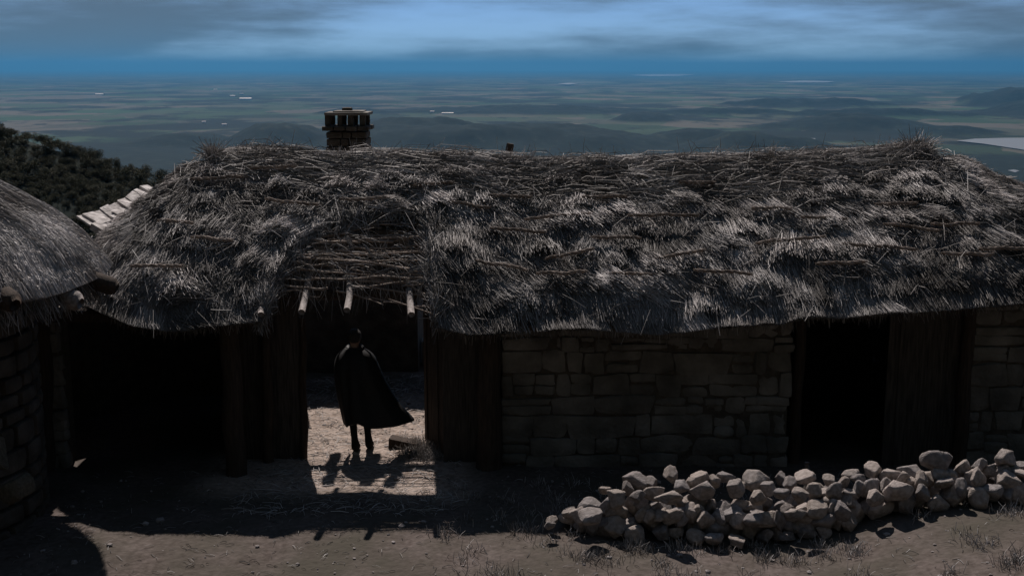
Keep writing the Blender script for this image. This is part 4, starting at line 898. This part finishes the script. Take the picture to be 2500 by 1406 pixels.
def pebbles():
    bm = bmesh.new(); bmesh.ops.create_icosphere(bm, subdivisions=1, radius=1); bv = np.array([v.co[:] for v in bm.verts]); bf = [[v.index for v in f.verts] for f in bm.faces]; bm.free()
    mb = MB(); n = 900; x = RNG.uniform(-5.5, 7.5, n); y = np.concatenate([RNG.uniform(10.4, 14.9, 700), RNG.uniform(14.5, 19.5, 200)]); x[700:] = RNG.uniform(-3.2, -0.9, 200); z = terrain(x, y)[0]
    for i in range(n):
        r = 0.006 + RNG.exponential(0.009); V = bv * RNG.uniform(0.7, 1.2, (12, 1) if len(bv) == 12 else (len(bv), 1)) * np.array([1, RNG.uniform(0.7, 1.2), RNG.uniform(0.5, 0.8)]) * r + np.array([x[i], y[i], z[i] + r * 0.2]); mb.add(V, bf)
    o = mb.build("gravel", [M_RUBBLE]); tag(o, "small stones strewn over the bare earth of the yard", "gravel", None, "stuff")
pebbles()

# ================================================================== SHRUBS ON THE LEFT HILLSIDE
def shrub_proto(seed):
    rnd = np.random.default_rng(seed); n = 2400; c = rnd.normal(size=(16, 3)) * np.array([0.42, 0.42, 0.2]) + np.array([0, 0, 0.55]); k = rnd.integers(0, 16, n)
    d = rnd.normal(size=(n, 3)); d /= np.linalg.norm(d, axis=1, keepdims=True); p = c[k] + d * rnd.uniform(0.16, 0.36, (n, 1)); p[:, 2] = np.abs(p[:, 2])
    a = rnd.normal(size=(n, 3)); a /= np.linalg.norm(a, axis=1, keepdims=True); b = np.cross(a, rnd.normal(size=(n, 3))); b /= np.linalg.norm(b, axis=1, keepdims=True); s = rnd.uniform(0.022, 0.05, (n, 1))
    V = np.stack([p - a * s, p + b * s * 0.7, p + a * s, p - b * s * 0.7], 1).reshape(-1, 3); Q = np.arange(n * 4).reshape(-1, 4)
    root = bpy.data.objects.new("shrub", None); COL.objects.link(root)
    f = quadmesh("foliage", V, Q, None, [M_SHRUB]); f.parent = root
    mb = MB()
    for j in range(5):
        q = c[j]; mb.tube([(0, 0, -0.15), (q[0] * 0.4, q[1] * 0.4, q[2] * 0.5), tuple(q)], [0.05, 0.035, 0.015], 5)
    st = mb.build("stem", [M_TWIG]); st.parent = root
    return root
def shrubs():
    pr = [shrub_proto(i) for i in range(6)]; used = set(); rnd = random.Random(4); placed = 0; tries = 0; pts = []
    CX = RNG.uniform(-75, -16, 9000); CY = np.concatenate([RNG.uniform(128, 141.5, 3000), RNG.uniform(84, 141.5, 6000)]); CZ = terrain(CX, CY)[0]
    cpx, cpy = proj(np.stack([CX, CY, CZ + 0.8], 1)); good = (cpx > -40) & (cpx < 520) & (cpy < 640) & (spur_top(CX) - 0.36 * np.abs(SPUR_Y - CY) > -0.40 * (np.hypot(CX, CY) - 27))
    for x, y, z in zip(CX[good], CY[good], CZ[good]):
        if placed >= 298: break
        x, y, z = float(x), float(y), float(z)
        sc = rnd.choice((rnd.uniform(0.6, 1.0), rnd.uniform(0.8, 1.5))) * (0.75 + 0.25 * y / 140)
        if any((x - a) ** 2 + (y - b) ** 2 < (0.5 * (sc + c)) ** 2 for a, b, c in pts): continue
        pts.append((x, y, sc)); k = rnd.randrange(6)
        if k not in used: r = pr[k]; used.add(k)
        else:
            r = pr[k].copy(); COL.objects.link(r)
            for chd in pr[k].children:
                q = chd.copy(); COL.objects.link(q); q.parent = r
        r.location = (x, y, z - 0.1); r.rotation_euler = (0, 0, rnd.uniform(0, 6.28)); r.scale = (sc, sc, sc * rnd.uniform(0.75, 1.1))
        tag(r, "dark green scrub bush on the steep hillside behind the round hut", "bush", "bushes on the hillside"); placed += 1
shrubs()

# ================================================================== HAZE
mb = MB(); zb, zt = -560.0, 450.0; mb.box((0, 0, (zb + zt) / 2), (260000, 260000, zt - zb))
hz = bpy.data.materials.new("haze_air"); hz.use_nodes = True; hn = hz.node_tree; hn.nodes.remove(hn.nodes["Principled BSDF"])
pv = hn.nodes.new("ShaderNodeVolumePrincipled"); pv.inputs['Color'].default_value = (0.075, 0.30, 0.56, 1); pv.inputs['Density'].default_value = 3.3e-5; pv.inputs['Anisotropy'].default_value = 0.4
hn.links.new(pv.outputs[0], hn.nodes["Material Output"].inputs['Volume'])
o = mb.build("haze", [hz]); o["kind"] = "stuff"; o["label"] = "blue haze lying over the distant plain"; o["category"] = "haze"
